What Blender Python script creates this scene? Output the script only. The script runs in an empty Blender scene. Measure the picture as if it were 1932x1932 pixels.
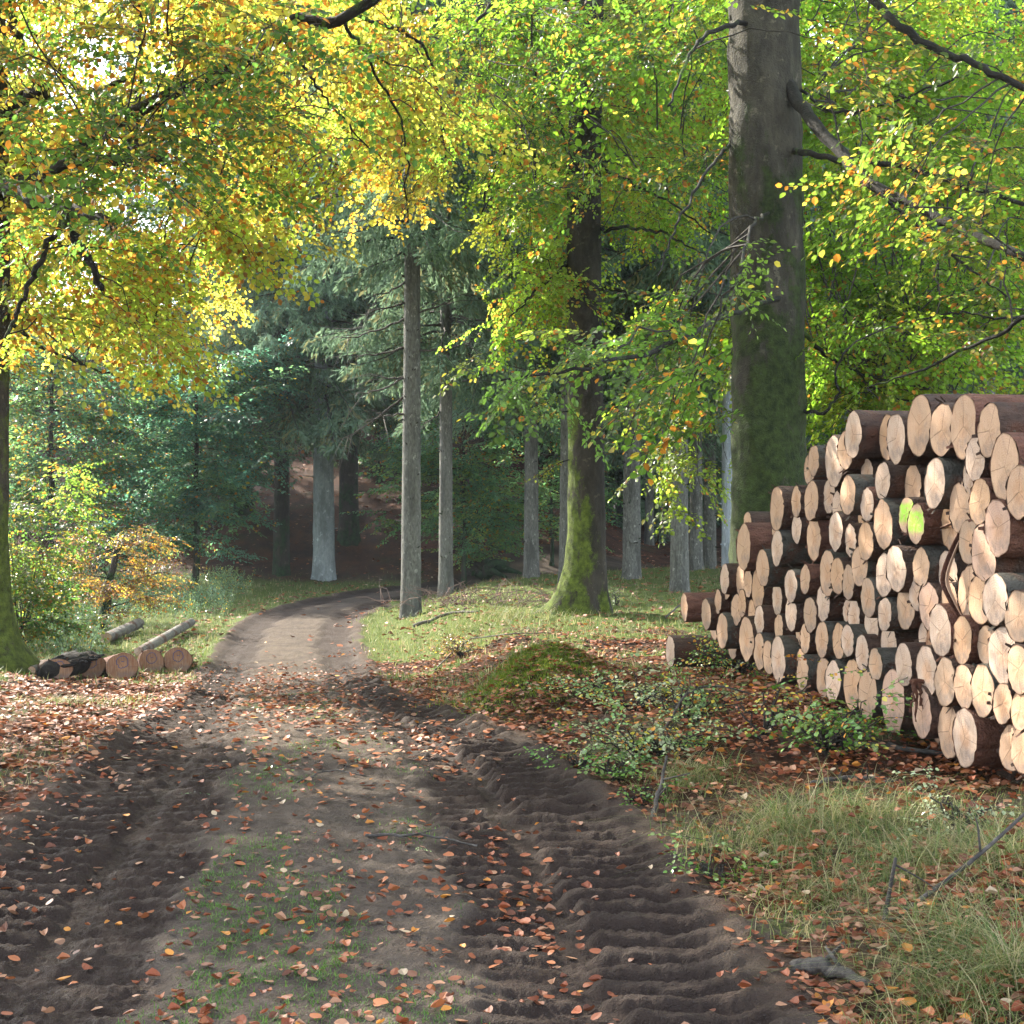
import bpy, math, numpy as np
from mathutils import Vector, Matrix
from math import radians as R, sin, cos, pi

# ------------------------------------------------------------------ camera, sky, sun
SC = bpy.context.scene
COL = SC.collection
CAMZ, F, HOR = 1.6, 2900.0, 940.0          # eye height, focal length and horizon in a 1932 px frame
cam = bpy.data.cameras.new('camera'); camo = bpy.data.objects.new('camera', cam); COL.objects.link(camo)
camo.location = (0, 0, CAMZ); camo.rotation_euler = (R(90), 0, 0)
cam.sensor_width = 36; cam.lens = 36*F/1932; cam.shift_y = (HOR-966)/1932
cam.clip_start = 0.05; cam.clip_end = 1000
SC.camera = camo

SUN_AZ, SUN_EL = R(-46), R(35)
SUN = np.array([sin(SUN_AZ)*cos(SUN_EL), cos(SUN_AZ)*cos(SUN_EL), sin(SUN_EL)])
wd = bpy.data.worlds.new('World'); SC.world = wd; wd.use_nodes = True
nt = wd.node_tree; bg = nt.nodes['Background']
sky = nt.nodes.new('ShaderNodeTexSky'); sky.sky_type = 'NISHITA'; sky.sun_disc = False
sky.sun_elevation = SUN_EL; sky.sun_rotation = SUN_AZ % (2*pi)
hs = nt.nodes.new('ShaderNodeHueSaturation'); hs.inputs['Saturation'].default_value = .55
nt.links.new(sky.outputs[0], hs.inputs['Color']); nt.links.new(hs.outputs[0], bg.inputs[0]); bg.inputs[1].default_value = 0.15
sl = bpy.data.lights.new('sun', 'SUN'); so = bpy.data.objects.new('sun', sl); COL.objects.link(so)
sl.energy = 3.3; sl.angle = R(0.5); sl.color = (1, .93, .8)
so.rotation_euler = Vector(SUN).to_track_quat('Z', 'Y').to_euler(); so.location = (-30, 30, 40)
SC.view_settings.view_transform = 'Standard'; SC.view_settings.look = 'None'
SC.view_settings.exposure = 2.72; SC.view_settings.gamma = 1
try:
    SC.cycles.max_bounces = 8; SC.cycles.diffuse_bounces = 4; SC.cycles.transmission_bounces = 6
    SC.cycles.use_denoising = True
except Exception: pass

RNG = np.random.default_rng(7)

# ------------------------------------------------------------------ helpers: numbers
def ss(a, b, x):
    t = np.clip((x-a)/(b-a), 0, 1); return t*t*(3-2*t)
def _hash(ix, iy, s):
    n = (ix.astype(np.int64)*374761393 + iy.astype(np.int64)*668265263 + s*1442695041) & 0xffffffff
    n = ((n ^ (n >> 13))*1274126177) & 0xffffffff
    return ((n ^ (n >> 16)) & 0xffff)/65535.0
def vn(x, y, s=0):
    """gradient noise, 0..1"""
    x = np.asarray(x, np.float64); y = np.asarray(y, np.float64)
    x, y = np.broadcast_arrays(x, y)
    ix = np.floor(x); iy = np.floor(y); fx = x-ix; fy = y-iy
    u = fx*fx*fx*(fx*(6*fx-15)+10); v = fy*fy*fy*(fy*(6*fy-15)+10)
    def g(i, j):
        a = _hash(ix+i, iy+j, s)*6.2831853; return np.cos(a)*(fx-i)+np.sin(a)*(fy-j)
    n = (g(0, 0)*(1-u)+g(1, 0)*u)*(1-v)+(g(0, 1)*(1-u)+g(1, 1)*u)*v
    return np.clip(.5+n*.85, 0, 1)
def fbm(x, y, s=0, o=4):
    v = 0; a = .5
    for k in range(o):
        c_, s_ = math.cos(.65*k+.4), math.sin(.65*k+.4)
        v = v + a*vn((x*c_-y*s_)*2**k+17*k, (x*s_+y*c_)*2**k-9*k, s+k); a *= .5
    return v/(1-.5**o)
def norm(v):
    return v/np.maximum(np.linalg.norm(v, axis=-1, keepdims=True), 1e-9)
def spline(P, n):
    P = np.asarray(P, float); m = len(P)
    Q = np.vstack([2*P[0]-P[1], P, 2*P[-1]-P[-2]])
    t = np.linspace(0, m-1-1e-6, n); i = t.astype(int); f = (t-i)[:, None]
    a, b, c, d = Q[i], Q[i+1], Q[i+2], Q[i+3]
    return .5*((2*b)+(-a+c)*f+(2*a-5*b+4*c-d)*f*f+(-a+3*b-3*c+d)*f**3)
def at(px, py, d):                           # a point at distance d along the view, from the survey of the photograph
    return np.array([(px-966)/F*d, d, CAMZ-(py-HOR)/F*d])

# ------------------------------------------------------------------ helpers: meshes
class MB:
    def __init__(s): s.V = []; s.Q = []; s.M = []; s.C = []; s.n = 0
    def add(s, v, q, m=0, c=None):
        v = np.asarray(v, float).reshape(-1, 3); q = np.asarray(q, int)
        if q.shape[1] == 3: q = np.hstack([q, -np.ones((len(q), 1), int)-s.n])
        s.V.append(v); s.Q.append(q+s.n); s.M.append(np.full(len(q), m) if np.isscalar(m) else m)
        if c is None: c = np.ones((len(v), 3))
        c = np.asarray(c, float)
        if c.ndim == 1: c = np.tile(c, (len(v), 1))
        s.C.append(c); s.n += len(v)
    def build(s, name, mats, parent=None, smooth=True, loc=None):
        V = np.vstack(s.V); Q = np.vstack(s.Q); M = np.concatenate(s.M); C = np.vstack(s.C)
        if loc is not None: V = V-np.asarray(loc)
        me = bpy.data.meshes.new(name)
        tri = Q[:, 3] < 0
        tot = np.where(tri, 3, 4); start = np.concatenate([[0], np.cumsum(tot)[:-1]])
        lv = Q.ravel(); lv = lv[lv >= 0]
        me.vertices.add(len(V)); me.vertices.foreach_set('co', V.astype(np.float32).ravel())
        me.loops.add(len(lv)); me.loops.foreach_set('vertex_index', lv.astype(np.int32))
        me.polygons.add(len(Q)); me.polygons.foreach_set('loop_start', start.astype(np.int32))
        me.polygons.foreach_set('material_index', M.astype(np.int32))
        me.polygons.foreach_set('use_smooth', np.full(len(Q), smooth))
        me.update(calc_edges=True)
        ca = me.color_attributes.new('Col', 'FLOAT_COLOR', 'POINT')
        ca.data.foreach_set('color', np.hstack([C, np.ones((len(C), 1))]).astype(np.float32).ravel())
        if not isinstance(mats, (list, tuple)): mats = [mats]
        for m in mats: me.materials.append(m)
        o = bpy.data.objects.new(name, me); COL.objects.link(o)
        if parent: o.parent = parent
        if loc is not None and not parent: o.location = loc
        return o
def tube(mb, P, rad, n=8, m=0, c=None, cap=True, lumpy=0, seed=0):
    P = np.asarray(P, float); k = len(P); rad = np.broadcast_to(np.asarray(rad, float), (k,))
    T = norm(np.gradient(P, axis=0)); ref = np.array([0.3, 0.9, 0.1]) if abs(T[0][2]) > .7 else np.array([0, 0, 1.])
    A = norm(np.cross(T, ref)); B = np.cross(T, A)
    th = np.arange(n)*2*pi/n
    rr = np.tile(rad[:, None], (1, n))
    if lumpy:
        ii = np.arange(k)[:, None]*np.ones((1, n)); tt = np.cos(th)[None]*np.ones((k, 1))*1.7+np.sin(th)[None]*.9
        rr = rr*(1+lumpy*(fbm(ii*.35+seed, tt+seed*3.1, seed, 3)-.5)*2)
    V = P[:, None]+rr[..., None]*(A[:, None]*np.cos(th)[None, :, None]+B[:, None]*np.sin(th)[None, :, None])
    idx = np.arange(k*n).reshape(k, n)
    a = idx[:-1]; b = np.roll(a, -1, 1); d = idx[1:]; e = np.roll(d, -1, 1)
    q = np.stack([a, b, e, d], -1).reshape(-1, 4)
    V = V.reshape(-1, 3)
    if cap:
        V = np.vstack([V, P[:1], P[-1:]])
        i0, i1 = k*n, k*n+1
        t0 = np.stack([idx[0], np.full(n, i0), np.roll(idx[0], -1)], -1)[:, [0, 1, 2]]
        t1 = np.stack([idx[-1], np.roll(idx[-1], -1), np.full(n, i1)], -1)
        tq = np.vstack([t0, t1]); tq = np.hstack([tq, np.full((len(tq), 1), -1)])
        base = mb.n
        mb.V.append(V); qq = q+base; t = tq+base; t[:, 3] = -1
        qa = np.vstack([qq, t]); mb.Q.append(qa); mb.M.append(np.full(len(qa), m))
        cc = np.ones((len(V), 3)) if c is None else np.tile(np.asarray(c, float), (len(V), 1))
        mb.C.append(cc); mb.n += len(V)
    else: mb.add(V, q, m, c)
def empty(name, loc=(0, 0, 0)):
    o = bpy.data.objects.new(name, None); COL.objects.link(o); o.location = loc; o.empty_display_size = .2; return o
def tag(o, label=None, cat=None, group=None, kind=None):
    if label: o['label'] = label
    if cat: o['category'] = cat
    if group: o['group'] = group
    if kind: o['kind'] = kind
    return o

# ------------------------------------------------------------------ helpers: materials
class NT:
    def __init__(s, name):
        s.m = bpy.data.materials.new(name); s.m.use_nodes = True; s.t = s.m.node_tree
        s.t.nodes.clear(); s.out = s.n('OutputMaterial')
    def n(s, ty, **kw):
        nd = s.t.nodes.new('ShaderNode'+ty)
        for k, v in kw.items(): setattr(nd, k, v)
        return nd
    def l(s, a, b): s.t.links.new(a, b)
    def noise(s, scale, detail=4, rough=.6, vec=None, dist=0):
        nd = s.n('TexNoise'); nd.inputs['Scale'].default_value = scale; nd.inputs['Detail'].default_value = detail
        nd.inputs['Roughness'].default_value = rough; nd.inputs['Distortion'].default_value = dist
        if vec is not None: s.l(vec, nd.inputs['Vector'])
        return nd.outputs['Fac']
    def ramp(s, fac, stops):
        nd = s.n('ValToRGB'); cr = nd.color_ramp
        while len(cr.elements) < len(stops): cr.elements.new(.5)
        for e, (p, c) in zip(cr.elements, stops):
            e.position = p; e.color = (*(c if not np.isscalar(c) else (c, c, c)), 1)
        s.l(fac, nd.inputs[0]); return nd.outputs[0]
    def mix(s, fac, a, b, mode='MIX'):
        nd = s.n('Mix', data_type='RGBA', blend_type=mode)
        for v, i in ((fac, 0), (a, 6), (b, 7)):
            if hasattr(v, 'default_value') or hasattr(v, 'is_output'): s.l(v, nd.inputs[i])
            else: nd.inputs[i].default_value = v if i == 0 else (*v, 1)
        return nd.outputs[2]
    def math(s, op, a, b=0):
        nd = s.n('Math', operation=op)
        for v, i in ((a, 0), (b, 1)):
            if hasattr(v, 'is_output'): s.l(v, nd.inputs[i])
            else: nd.inputs[i].default_value = v
        return nd.outputs[0]
    def obj(s): return s.n('TexCoord').outputs['Object']
    def mapped(s, scale):
        nd = s.n('Mapping'); nd.inputs['Scale'].default_value = scale; s.l(s.obj(), nd.inputs[0]); return nd.outputs[0]
    def attr(s): return s.n('Attribute', attribute_name='Col').outputs['Color']
    def bsdf(s, col, rough=.8, bump=None, bs=.3, dist=.02, spec=.3):
        b = s.n('BsdfPrincipled')
        if hasattr(col, 'is_output'): s.l(col, b.inputs['Base Color'])
        else: b.inputs['Base Color'].default_value = (*col, 1)
        if hasattr(rough, 'is_output'): s.l(rough, b.inputs['Roughness'])
        else: b.inputs['Roughness'].default_value = rough
        b.inputs['Specular IOR Level'].default_value = spec
        if bump is not None:
            bn = s.n('Bump'); bn.inputs['Strength'].default_value = bs; bn.inputs['Distance'].default_value = dist
            s.l(bump, bn.inputs['Height']); s.l(bn.outputs[0], b.inputs['Normal'])
        s.l(b.outputs[0], s.out.inputs[0]); return b

def leaf_material(name, trans=.55, refl=.55, rough=.35, spec=.5):
    t = NT(name); c = t.attr()
    d = t.mix(1.0, c, (refl, refl, refl), 'MULTIPLY')
    b = t.bsdf(d, rough, spec=spec)
    tr = t.n('BsdfTranslucent'); t.l(c, tr.inputs[0])
    mx = t.n('MixShader'); mx.inputs[0].default_value = trans
    t.l(b.outputs[0], mx.inputs[1]); t.l(tr.outputs[0], mx.inputs[2]); t.l(mx.outputs[0], t.out.inputs[0])
    return t.m
M_LEAF = leaf_material('beech_leaf', .72, .30, .34, .5)
M_NEEDLE = leaf_material('spruce_needle', .38, 1.0, .85, .08)
M_BRAMBLE = leaf_material('bramble_leaf', .30, 1.0, .27, .7)
M_GRASS = leaf_material('grass_blade', .4, .8, .5, .3)
M_LITTER = leaf_material('fallen_leaf', .12, 1.0, .58, .3)

def bark_material(name, ca, cb, moss, amt, scale=(1, 1, .25), freq=14, mosscol=(.05, .085, .012), bs=.6, side=None, top=None):
    t = NT(name); v = t.mapped(scale)
    n1 = t.noise(freq, 6, .65, v); n2 = t.noise(1.6, 4, .6, t.obj(), .6); n3 = t.noise(60, 3, .6, t.obj())
    c = t.ramp(n1, [(.3, ca), (.7, cb)])
    pale = t.ramp(t.noise(9, 3, .6, t.obj()), [(.62, 0.), (.68, 1.)])
    c = t.mix(t.math('MULTIPLY', pale, .6), c, tuple(min(1, x*2.0) for x in cb))
    c = t.mix(t.math('MULTIPLY', t.ramp(t.noise(3.3, 5, .7, t.mapped((1, 1, .35)), .4), [(.46, 0.), (.60, 1.)]), .6), c, tuple(x*.55 for x in ca))
    if amt > 0:
        f = t.math('ADD', n2, amt-.5); f = t.math('ADD', f, t.math('MULTIPLY', t.math('SUBTRACT', t.noise(4.2, 5, .65, t.mapped((1, 1, .4)), .5), .5), 1.1))
        sep = t.n('SeparateXYZ'); t.l(t.n('NewGeometry').outputs['Normal'], sep.inputs[0])
        if side is not None: f = t.math('ADD', f, t.math('MULTIPLY', sep.outputs[0], -side))
        if top is not None:
            sp = t.n('SeparateXYZ'); t.l(t.obj(), sp.inputs[0])
            f = t.math('ADD', f, t.math('MULTIPLY', t.math('SUBTRACT', top, sp.outputs[2]), .12))
        f = t.math('ADD', f, t.math('MULTIPLY', t.math('SUBTRACT', n3, .5), .35))
        f = t.ramp(f, [(.45, 0.), (.58, 1.)])
        mc = t.mix(t.ramp(t.noise(11, 4, .7, t.obj()), [(.35, 0.), (.65, 1.)]), tuple(x*.45 for x in mosscol), tuple(x*1.6 for x in mosscol))
        c = t.mix(f, c, mc)
    h = t.math('ADD', n1, t.math('MULTIPLY', n3, .4))
    t.bsdf(c, .85, h, bs, .045, spec=.2)
    return t.m
M_BEECH = bark_material('beech_bark', (.018, .015, .011), (.052, .042, .030), 1, .50, (1, 1, .5), 9, (.062, .082, .009), side=.26, top=1.0, bs=1.0)
M_BEECHL = bark_material('left_beech_bark', (.022, .018, .013), (.060, .048, .034), 1, .54, (1, 1, .5), 9, (.050, .066, .008), side=-.10, top=1.6, bs=1.0)  # the left beech's own bark, moss heavier on its right side
M_LIMB = bark_material('shaded_limb_bark', (.008, .007, .006), (.024, .020, .015), 1, .35, (1, 1, 1), 12)  # near-black bark: the shade on the limbs is put into the colour
M_BEECHB = bark_material('old_beech_bark', (.026, .023, .017), (.074, .065, .047), 1, .47, (1, 1, .5), 8, (.022, .033, .007), top=4.2, bs=1.0)
M_TWIG = bark_material('twig_bark', (.022, .018, .014), (.06, .052, .042), 1, .2, (1, 1, 1), 20)
M_SPRUCE = bark_material('spruce_bark', (.062, .060, .050), (.185, .182, .158), 1, .12, (1, 1, .5), 26, (.05, .08, .02), top=.35, bs=.9)
M_SPRUCEB = bark_material('lit_spruce_bark', (.20, .22, .23), (.34, .37, .39), 0, 0, (1, 1, .4), 24, bs=.9)  # pale blue-grey: light on these trunks painted into the bark colour
M_DARKB = bark_material('dark_bark', (.025, .022, .018), (.06, .05, .04), 1, .5, (1, 1, .4), 12, (.015, .035, .012), top=1, bs=.9)
M_STICK = bark_material('dead_stick', (.035, .03, .027), (.11, .095, .08), 1, .15, (1, 1, 1), 18)

# ------------------------------------------------------------------ terrain
ROAD = spline([(-.3, -3), (-.4, 1), (-.66, 4.7), (-1.0, 8.3), (-1.72, 12.5), (-2.62, 18), (-3.35, 23.5), (-3.62, 28), (-3.1, 32.5), (-1.9, 36),
               (0.2, 38.5), (3, 40.5), (8, 43)], 160)
def road_lat(x, y):
    """signed distance from the track's centre line, and distance along it"""
    x = np.atleast_1d(np.asarray(x, float)).ravel(); y = np.atleast_1d(np.asarray(y, float)).ravel()
    A = ROAD[:-1]; D = ROAD[1:]-A; L = np.linalg.norm(D, axis=1); cum = np.concatenate([[0], np.cumsum(L)[:-1]])
    out = np.empty(len(x)); al = np.empty(len(x))
    for i in range(0, len(x), 40000):
        xx = x[i:i+40000, None]-A[None, :, 0]; yy = y[i:i+40000, None]-A[None, :, 1]
        t = np.clip((xx*D[:, 0]+yy*D[:, 1])/(L*L), 0, 1)
        ex = xx-t*D[:, 0]; ey = yy-t*D[:, 1]; d2 = ex*ex+ey*ey
        k = d2.argmin(1); r = np.arange(len(k))
        sg = np.sign(ex[r, k]*D[k, 1]-ey[r, k]*D[k, 0])
        out[i:i+40000] = np.sqrt(d2[r, k])*sg; al[i:i+40000] = cum[k]+t[r, k]*L[k]
    return out, al
def halfw(y): return 1.5-.54*ss(6.8, 15, y)
def macro(x, y, l=None):
    x = np.asarray(x, float); y = np.asarray(y, float); sh = x.shape
    if l is None: l = road_lat(x, y)[0].reshape(sh)
    side = ss(1.3, 3.0, l)
    z = -.52*ss(9, 20, y)*(1-.72*side)
    z = z+.22*ss(1.45, 2.7, l)*(1-ss(11, 15, y))
    z = z+.40*np.exp(-((x-.25)/.55)**2-((y-13.3)/1.5)**2)*ss(1.0, 1.7, l)
    z = z+.12*ss(1.6, 3.5, -l)*(1-ss(16, 26, y)) + .18*ss(3, 9, -l)*ss(12, 20, y)
    hill = np.maximum(y-37+.25*np.maximum(x+4, 0), 0)
    lf = 1-ss(-1.5, 5, x)
    z = z+lf*(.27*hill)*ss(0, 5, hill) + (1-lf)*.035*np.maximum(y-40, 0)
    z = z+.22*ss(6, 14, -x-.2*y)*np.maximum(y-24, 0)*.35*(1-ss(37, 42, y))
    z = z+(fbm(x*.7, y*.7, 3, 3)-.5)*.16*ss(1.4, 2.4, np.abs(l))
    return z
def ground(px, py):
    """where the view ray through the survey point meets the ground"""
    dx, dz = (px-966)/F, -(py-HOR)/F
    d = np.linspace(3, 90, 6000); g = macro(dx*d, d) - (CAMZ+dz*d)
    i = np.argmax(g > 0); d = d[i]
    return np.array([dx*d, d, float(macro(np.array([dx*d]), np.array([d]))[0])])

def masks(x, y, l, al):
    hw = halfw(y); al_ = np.abs(l)
    wob = (fbm(x*1.3, y*1.3, 11, 3)-.5)*.35
    sw = .12*ss(13, 20, y); rut = ss(.45-sw, .62-sw, al_+wob)*(1-ss(hw-.15, hw+.12, al_+wob))
    rut = rut*(1-.45*ss(-.2, .2, -l)*ss(.95, 1.3, -(al_)+1.9)*0)
    strip = 1-ss(.42-sw, .6-sw, al_+wob)
    g_strip = .62*strip*ss(.46, .62, fbm(x*1.3+3, y*.7, 21, 4)+.13*np.exp(-((y-5.2)/1.8)**2)-.02+.07*ss(15, 18, y))
    out = ss(hw-.1, hw+.25, al_+wob)
    far = ss(15, 21, y)
    gl = out*(l < 0)*np.maximum(ss(.5, .62, fbm(x*.6, y*.6, 31, 4))*.7, far)*(1-ss(36.5, 40, y+.25*np.maximum(x+4, 0)))
    gr = out*(l > 0)*np.maximum(.8*ss(.47, .60, fbm(x*.8, y*.8, 41, 4)), .9*ss(18.5, 22, y))
    litter = out*(1-np.maximum(gl, gr)*.9)+.0
    return rut, strip, np.clip(g_strip+gl+gr, 0, 1), litter, out
def micro(x, y, l, al, rut, strip, out):
    al_ = np.abs(l)
    near = 1-ss(26, 40, y)
    z = -.032*rut*(.4+.6*near)
    z = z+.05*np.exp(-((al_-halfw(y)-.03)/.13)**2)*(.4+fbm(x*3, y*3, 51, 3))
    # tyre lugs: slanted bars across the two wheel tracks
    ph = al/.175+.30*np.sign(l)*al_*2+(fbm(x*.8, y*.8, 61, 2)-.5)*.8+(fbm(x*4, y*4, 63, 2)-.5)*.16+(fbm(x*19, y*19, 64, 2)-.5)*.10
    saw = (ph % 1.0); lug = ss(0, .22, saw)*(1-ss(.48, .72, saw))
    e = (fbm(x*3, y*3, 65, 2)-.5)*.16
    aw = al_*1.5/halfw(y)+e; bo = ss(.95, 1.02, aw)*(1-ss(1.42, 1.55, aw)); bi = ss(.5, .57, aw)*(1-ss(.82, .90, aw))*.55
    amt = .65+.45*ss(.4, .6, fbm(x*.9, y*.7, 71, 3))
    z = z+lug*(bo+bi)*np.where(l > 0, .060, .042)*amt*(.7+.6*fbm(x*11, y*11, 67, 3))*(1-ss(15, 24, y))
    z = z+rut*((fbm(x*7, y*7, 81, 4)-.5)*.06+np.abs(fbm(x*22, y*22, 85, 3)-.5)*.06-.012)*near*np.where(l < 0, .72, .42)*(1-.5*ss(16, 20, y))
    z = z+strip*((fbm(x*11, y*11, 91, 4)-.5)*.03+np.abs(fbm(x*34, y*34, 92, 2)-.5)*.02)*near
    z = z+out*((fbm(x*5, y*5, 95, 4)-.5)*.10+(fbm(x*22, y*22, 97, 3)-.5)*.03)
    return z
def full_height(x, y):
    x = np.asarray(x, float); y = np.asarray(y, float)
    l, al = road_lat(x, y); rut, strip, g, lit, out = masks(x, y, l, al)
    return macro(x, y, l)+micro(x, y, l, al, rut, strip, out)

def ground_material():
    t = NT('forest_ground'); a = t.n('Attribute', attribute_name='Col'); sp = t.n('SeparateColor'); t.l(a.outputs['Color'], sp.inputs[0])
    ob = t.obj()
    n1 = t.noise(3, 6, .65, ob); n2 = t.noise(24, 5, .7, ob); n3 = t.noise(110, 3, .6, ob)
    sand = t.mix(n2, (.064, .047, .035), (.155, .120, .092))
    sand = t.mix(t.ramp(n1, [(.35, 0.), (.65, 1.)]), sand, (.066, .050, .039))
    mud = t.mix(n2, (.014, .0088, .0066), (.064, .043, .0325))
    vo = t.n('TexVoronoi'); vo.inputs['Scale'].default_value = 55; t.l(ob, vo.inputs['Vector'])
    peb = t.math('MULTIPLY', t.ramp(vo.outputs['Distance'], [(.16, 1.), (.26, 0.)]), t.ramp(t.noise(17, 3, .6, ob), [(.55, 0.), (.62, 1.)]))
    sand = t.mix(t.math('MULTIPLY', peb, .7), sand, (.20, .17, .145)); mud = t.mix(t.math('MULTIPLY', peb, .35), mud, (.10, .08, .066))
    c = t.mix(sp.outputs[0], sand, mud)
    lit = t.mix(t.ramp(n2, [(.3, 0.), (.7, 1.)]), (.030, .014, .008), (.12, .048, .022))
    lit = t.mix(t.ramp(n3, [(.55, 0.), (.7, 1.)]), lit, (.20, .10, .055))
    lit = t.mix(t.ramp(t.noise(1.3, 8, .75, ob), [(.38, 0.), (.60, .85)]), lit, (.020, .012, .008))
    lit = t.mix(t.ramp(t.noise(.55, 6, .7, ob), [(.52, 0.), (.66, .6)]), lit, (.035, .042, .014))
    c = t.mix(sp.outputs[2], c, lit)
    gr = t.mix(n3, (.045, .065, .014), (.13, .155, .04))
    gf = t.ramp(t.math('ADD', sp.outputs[1], t.math('MULTIPLY', t.math('SUBTRACT', n2, .5), .8)), [(.35, 0.), (.6, 1.)])
    c = t.mix(gf, c, gr)
    rr = t.ramp(n1, [(.35, .68), (.7, .95)])
    rough = t.mix(sp.outputs[0], (.9, .9, .9), rr)
    h = t.math('ADD', t.math('ADD', n2, t.math('MULTIPLY', n3, .6)), t.math('MULTIPLY', peb, .5))
    t.bsdf(c, rough, h, 1.0, .03, spec=.12)
    return t.m
M_GROUND = ground_material()

def build_terrain():
    ys = [1.0]
    while ys[-1] < 75: ys.append(ys[-1]+max(.0024*ys[-1], .008)*(1.0 if ys[-1] < 20 else 2.5))
    ys = np.array(ys); us = np.linspace(-1.2, 1.2, 1120); us = us*(.42+.58*np.abs(us)/1.2)
    Y, U = np.meshgrid(ys, us, indexing='ij'); X = U*(Y+1.5)
    x = X.ravel(); y = Y.ravel()
    l, al = road_lat(x, y); rut, strip, g, lit, out = masks(x, y, l, al)
    z = macro(x, y, l)+micro(x, y, l, al, rut, strip, out)
    V = np.stack([x, y, z], 1); C = np.stack([rut, g*(1-.6*strip)*(.55+.45*ss(11, 16, y)), lit], 1)
    ny, nx = Y.shape; idx = np.arange(ny*nx).reshape(ny, nx)
    q = np.stack([idx[:-1, :-1], idx[:-1, 1:], idx[1:, 1:], idx[1:, :-1]], -1).reshape(-1, 4)
    inr = (np.abs(l[q]).mean(1) < halfw(y[q].mean(1))+.1)
    for name, sel in (('dirt_road', inr), ('forest_floor', ~inr)):
        qq = q[sel]; used = np.unique(qq); mp = np.full(len(V), -1); mp[used] = np.arange(len(used))
        mb = MB(); mb.add(V[used], mp[qq], 0, C[used]); o = mb.build(name, M_GROUND)
        o['kind'] = 'structure'
    # the land further out, under and round the detailed part
    gx = np.linspace(-160, 160, 90); gy = np.linspace(-60, 220, 90)
    X, Y = np.meshgrid(gx, gy); x = X.ravel(); y = Y.ravel()
    z = macro(x, np.minimum(y, 85))-.35
    inside = (np.abs(x) < 1.3*(y+1.5)) & (y > 0) & (y < 74)
    z = z-np.where(inside, .8, 0)
    idx = np.arange(len(x)).reshape(X.shape)
    q = np.stack([idx[:-1, :-1], idx[:-1, 1:], idx[1:, 1:], idx[1:, :-1]], -1).reshape(-1, 4)
    mb = MB(); mb.add(np.stack([x, y, z], 1), q, 0, np.tile([0, .3, .8], (len(x), 1)))
    mb.build('terrain', M_GROUND)['kind'] = 'structure'
build_terrain()

# ------------------------------------------------------------------ leaf sprays
LEAF = np.array([[0, 0, 0], [-.31, .24, .05], [-.36, .62, .06], [0, 1, -.05], [.36, .62, .06], [.31, .24, .05]])
LQ = np.array([[0, 3, 2, 1], [0, 5, 4, 3]])
FALL = np.array([[0, -.14, .10], [0, 0, .0], [-.20, .12, .05], [-.33, .35, .10], [-.33, .62, .12], [-.18, .85, .05], [0, 1, .06], [.18, .85, .09], [.33, .62, .16], [.33, .35, .10], [.20, .12, .05], [0, .30, -.03], [0, .66, -.02]])
FQ = np.array([[1, 11, 3, 2], [11, 12, 4, 3], [12, 6, 5, 4], [1, 10, 9, 11], [11, 9, 8, 12], [12, 8, 7, 6]])
def make_spray(rng, length=.9, leafl=.071, gap=.043, side=.42):
    """flat fan of twigs with alternate leaves: origin at the base, +y outward, z up. returns leaves, quads, twig pieces"""
    twigs = []
    n = int(length/.13); main = np.stack([np.cumsum(rng.normal(0, .012, n+1)), np.linspace(0, length, n+1), -.10*np.linspace(0, 1, n+1)**2*length], 1)
    twigs.append((main, .004))
    for i in range(1, n+1):
        s = 1 if i % 2 else -1; L = side*length*(1-.75*i/n)*rng.uniform(.7, 1.15)+.05
        k = max(2, int(L/.07)); a = R(rng.uniform(38, 58))*s
        d = np.array([sin(a), cos(a), rng.uniform(-.15, .05)]); t = np.linspace(0, 1, k+1)[:, None]
        P = main[i-1]+d*L*t+np.array([0, 0, -.12])*L*t*t+rng.normal(0, .004, (k+1, 3)); twigs.append((P, .0025))
    pos = []; fr = []
    for P, r in twigs:
        seg = np.linalg.norm(np.diff(P, axis=0), axis=1); L = seg.sum(); m = max(2, int(L/gap))
        for j in range(m):
            t = (j+.6)/m; f = t*(len(P)-1); i = min(int(f), len(P)-2); p = P[i]+(P[i+1]-P[i])*(f-i); d = norm(P[i+1]-P[i])
            a = R(rng.uniform(35, 70))*(1 if j % 2 else -1)*(0.15 if j == m-1 else 1)
            dd = np.array([d[0]*cos(a)+d[1]*sin(a), -d[0]*sin(a)+d[1]*cos(a), d[2]+rng.normal(-.12, .16)])
            pos.append(p); fr.append(dd)
    pos = np.array(pos); Y = norm(np.array(fr)); n = len(pos)
    Z = norm(np.array([0, 0, 1.])+rng.normal(0, .33, (n, 3))); X = norm(np.cross(Y, Z)); Z = np.cross(X, Y)
    sc = leafl*rng.uniform(.52, 1.18, n)
    lf = LEAF[None]*sc[:, None, None]
    V = pos[:, None]+lf[..., :1]*X[:, None]+lf[..., 1:2]*Y[:, None]+lf[..., 2:]*Z[:, None]
    q = (LQ[None]+np.arange(n)[:, None, None]*6).reshape(-1, 4)
    tb = MB()
    for P, r in twigs: tube(tb, P, np.linspace(r, r*.4, len(P)), 3, cap=False)
    return V.reshape(-1, 3), q, np.vstack(tb.V), np.vstack(tb.Q), n
_sr = np.random.default_rng(3)
SPRAYS = [make_spray(_sr, _sr.uniform(.6, 1.0)) for _ in range(10)]
FINE = [make_spray(_sr, _sr.uniform(.35, .55), .06, .05) for _ in range(6)]

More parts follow.
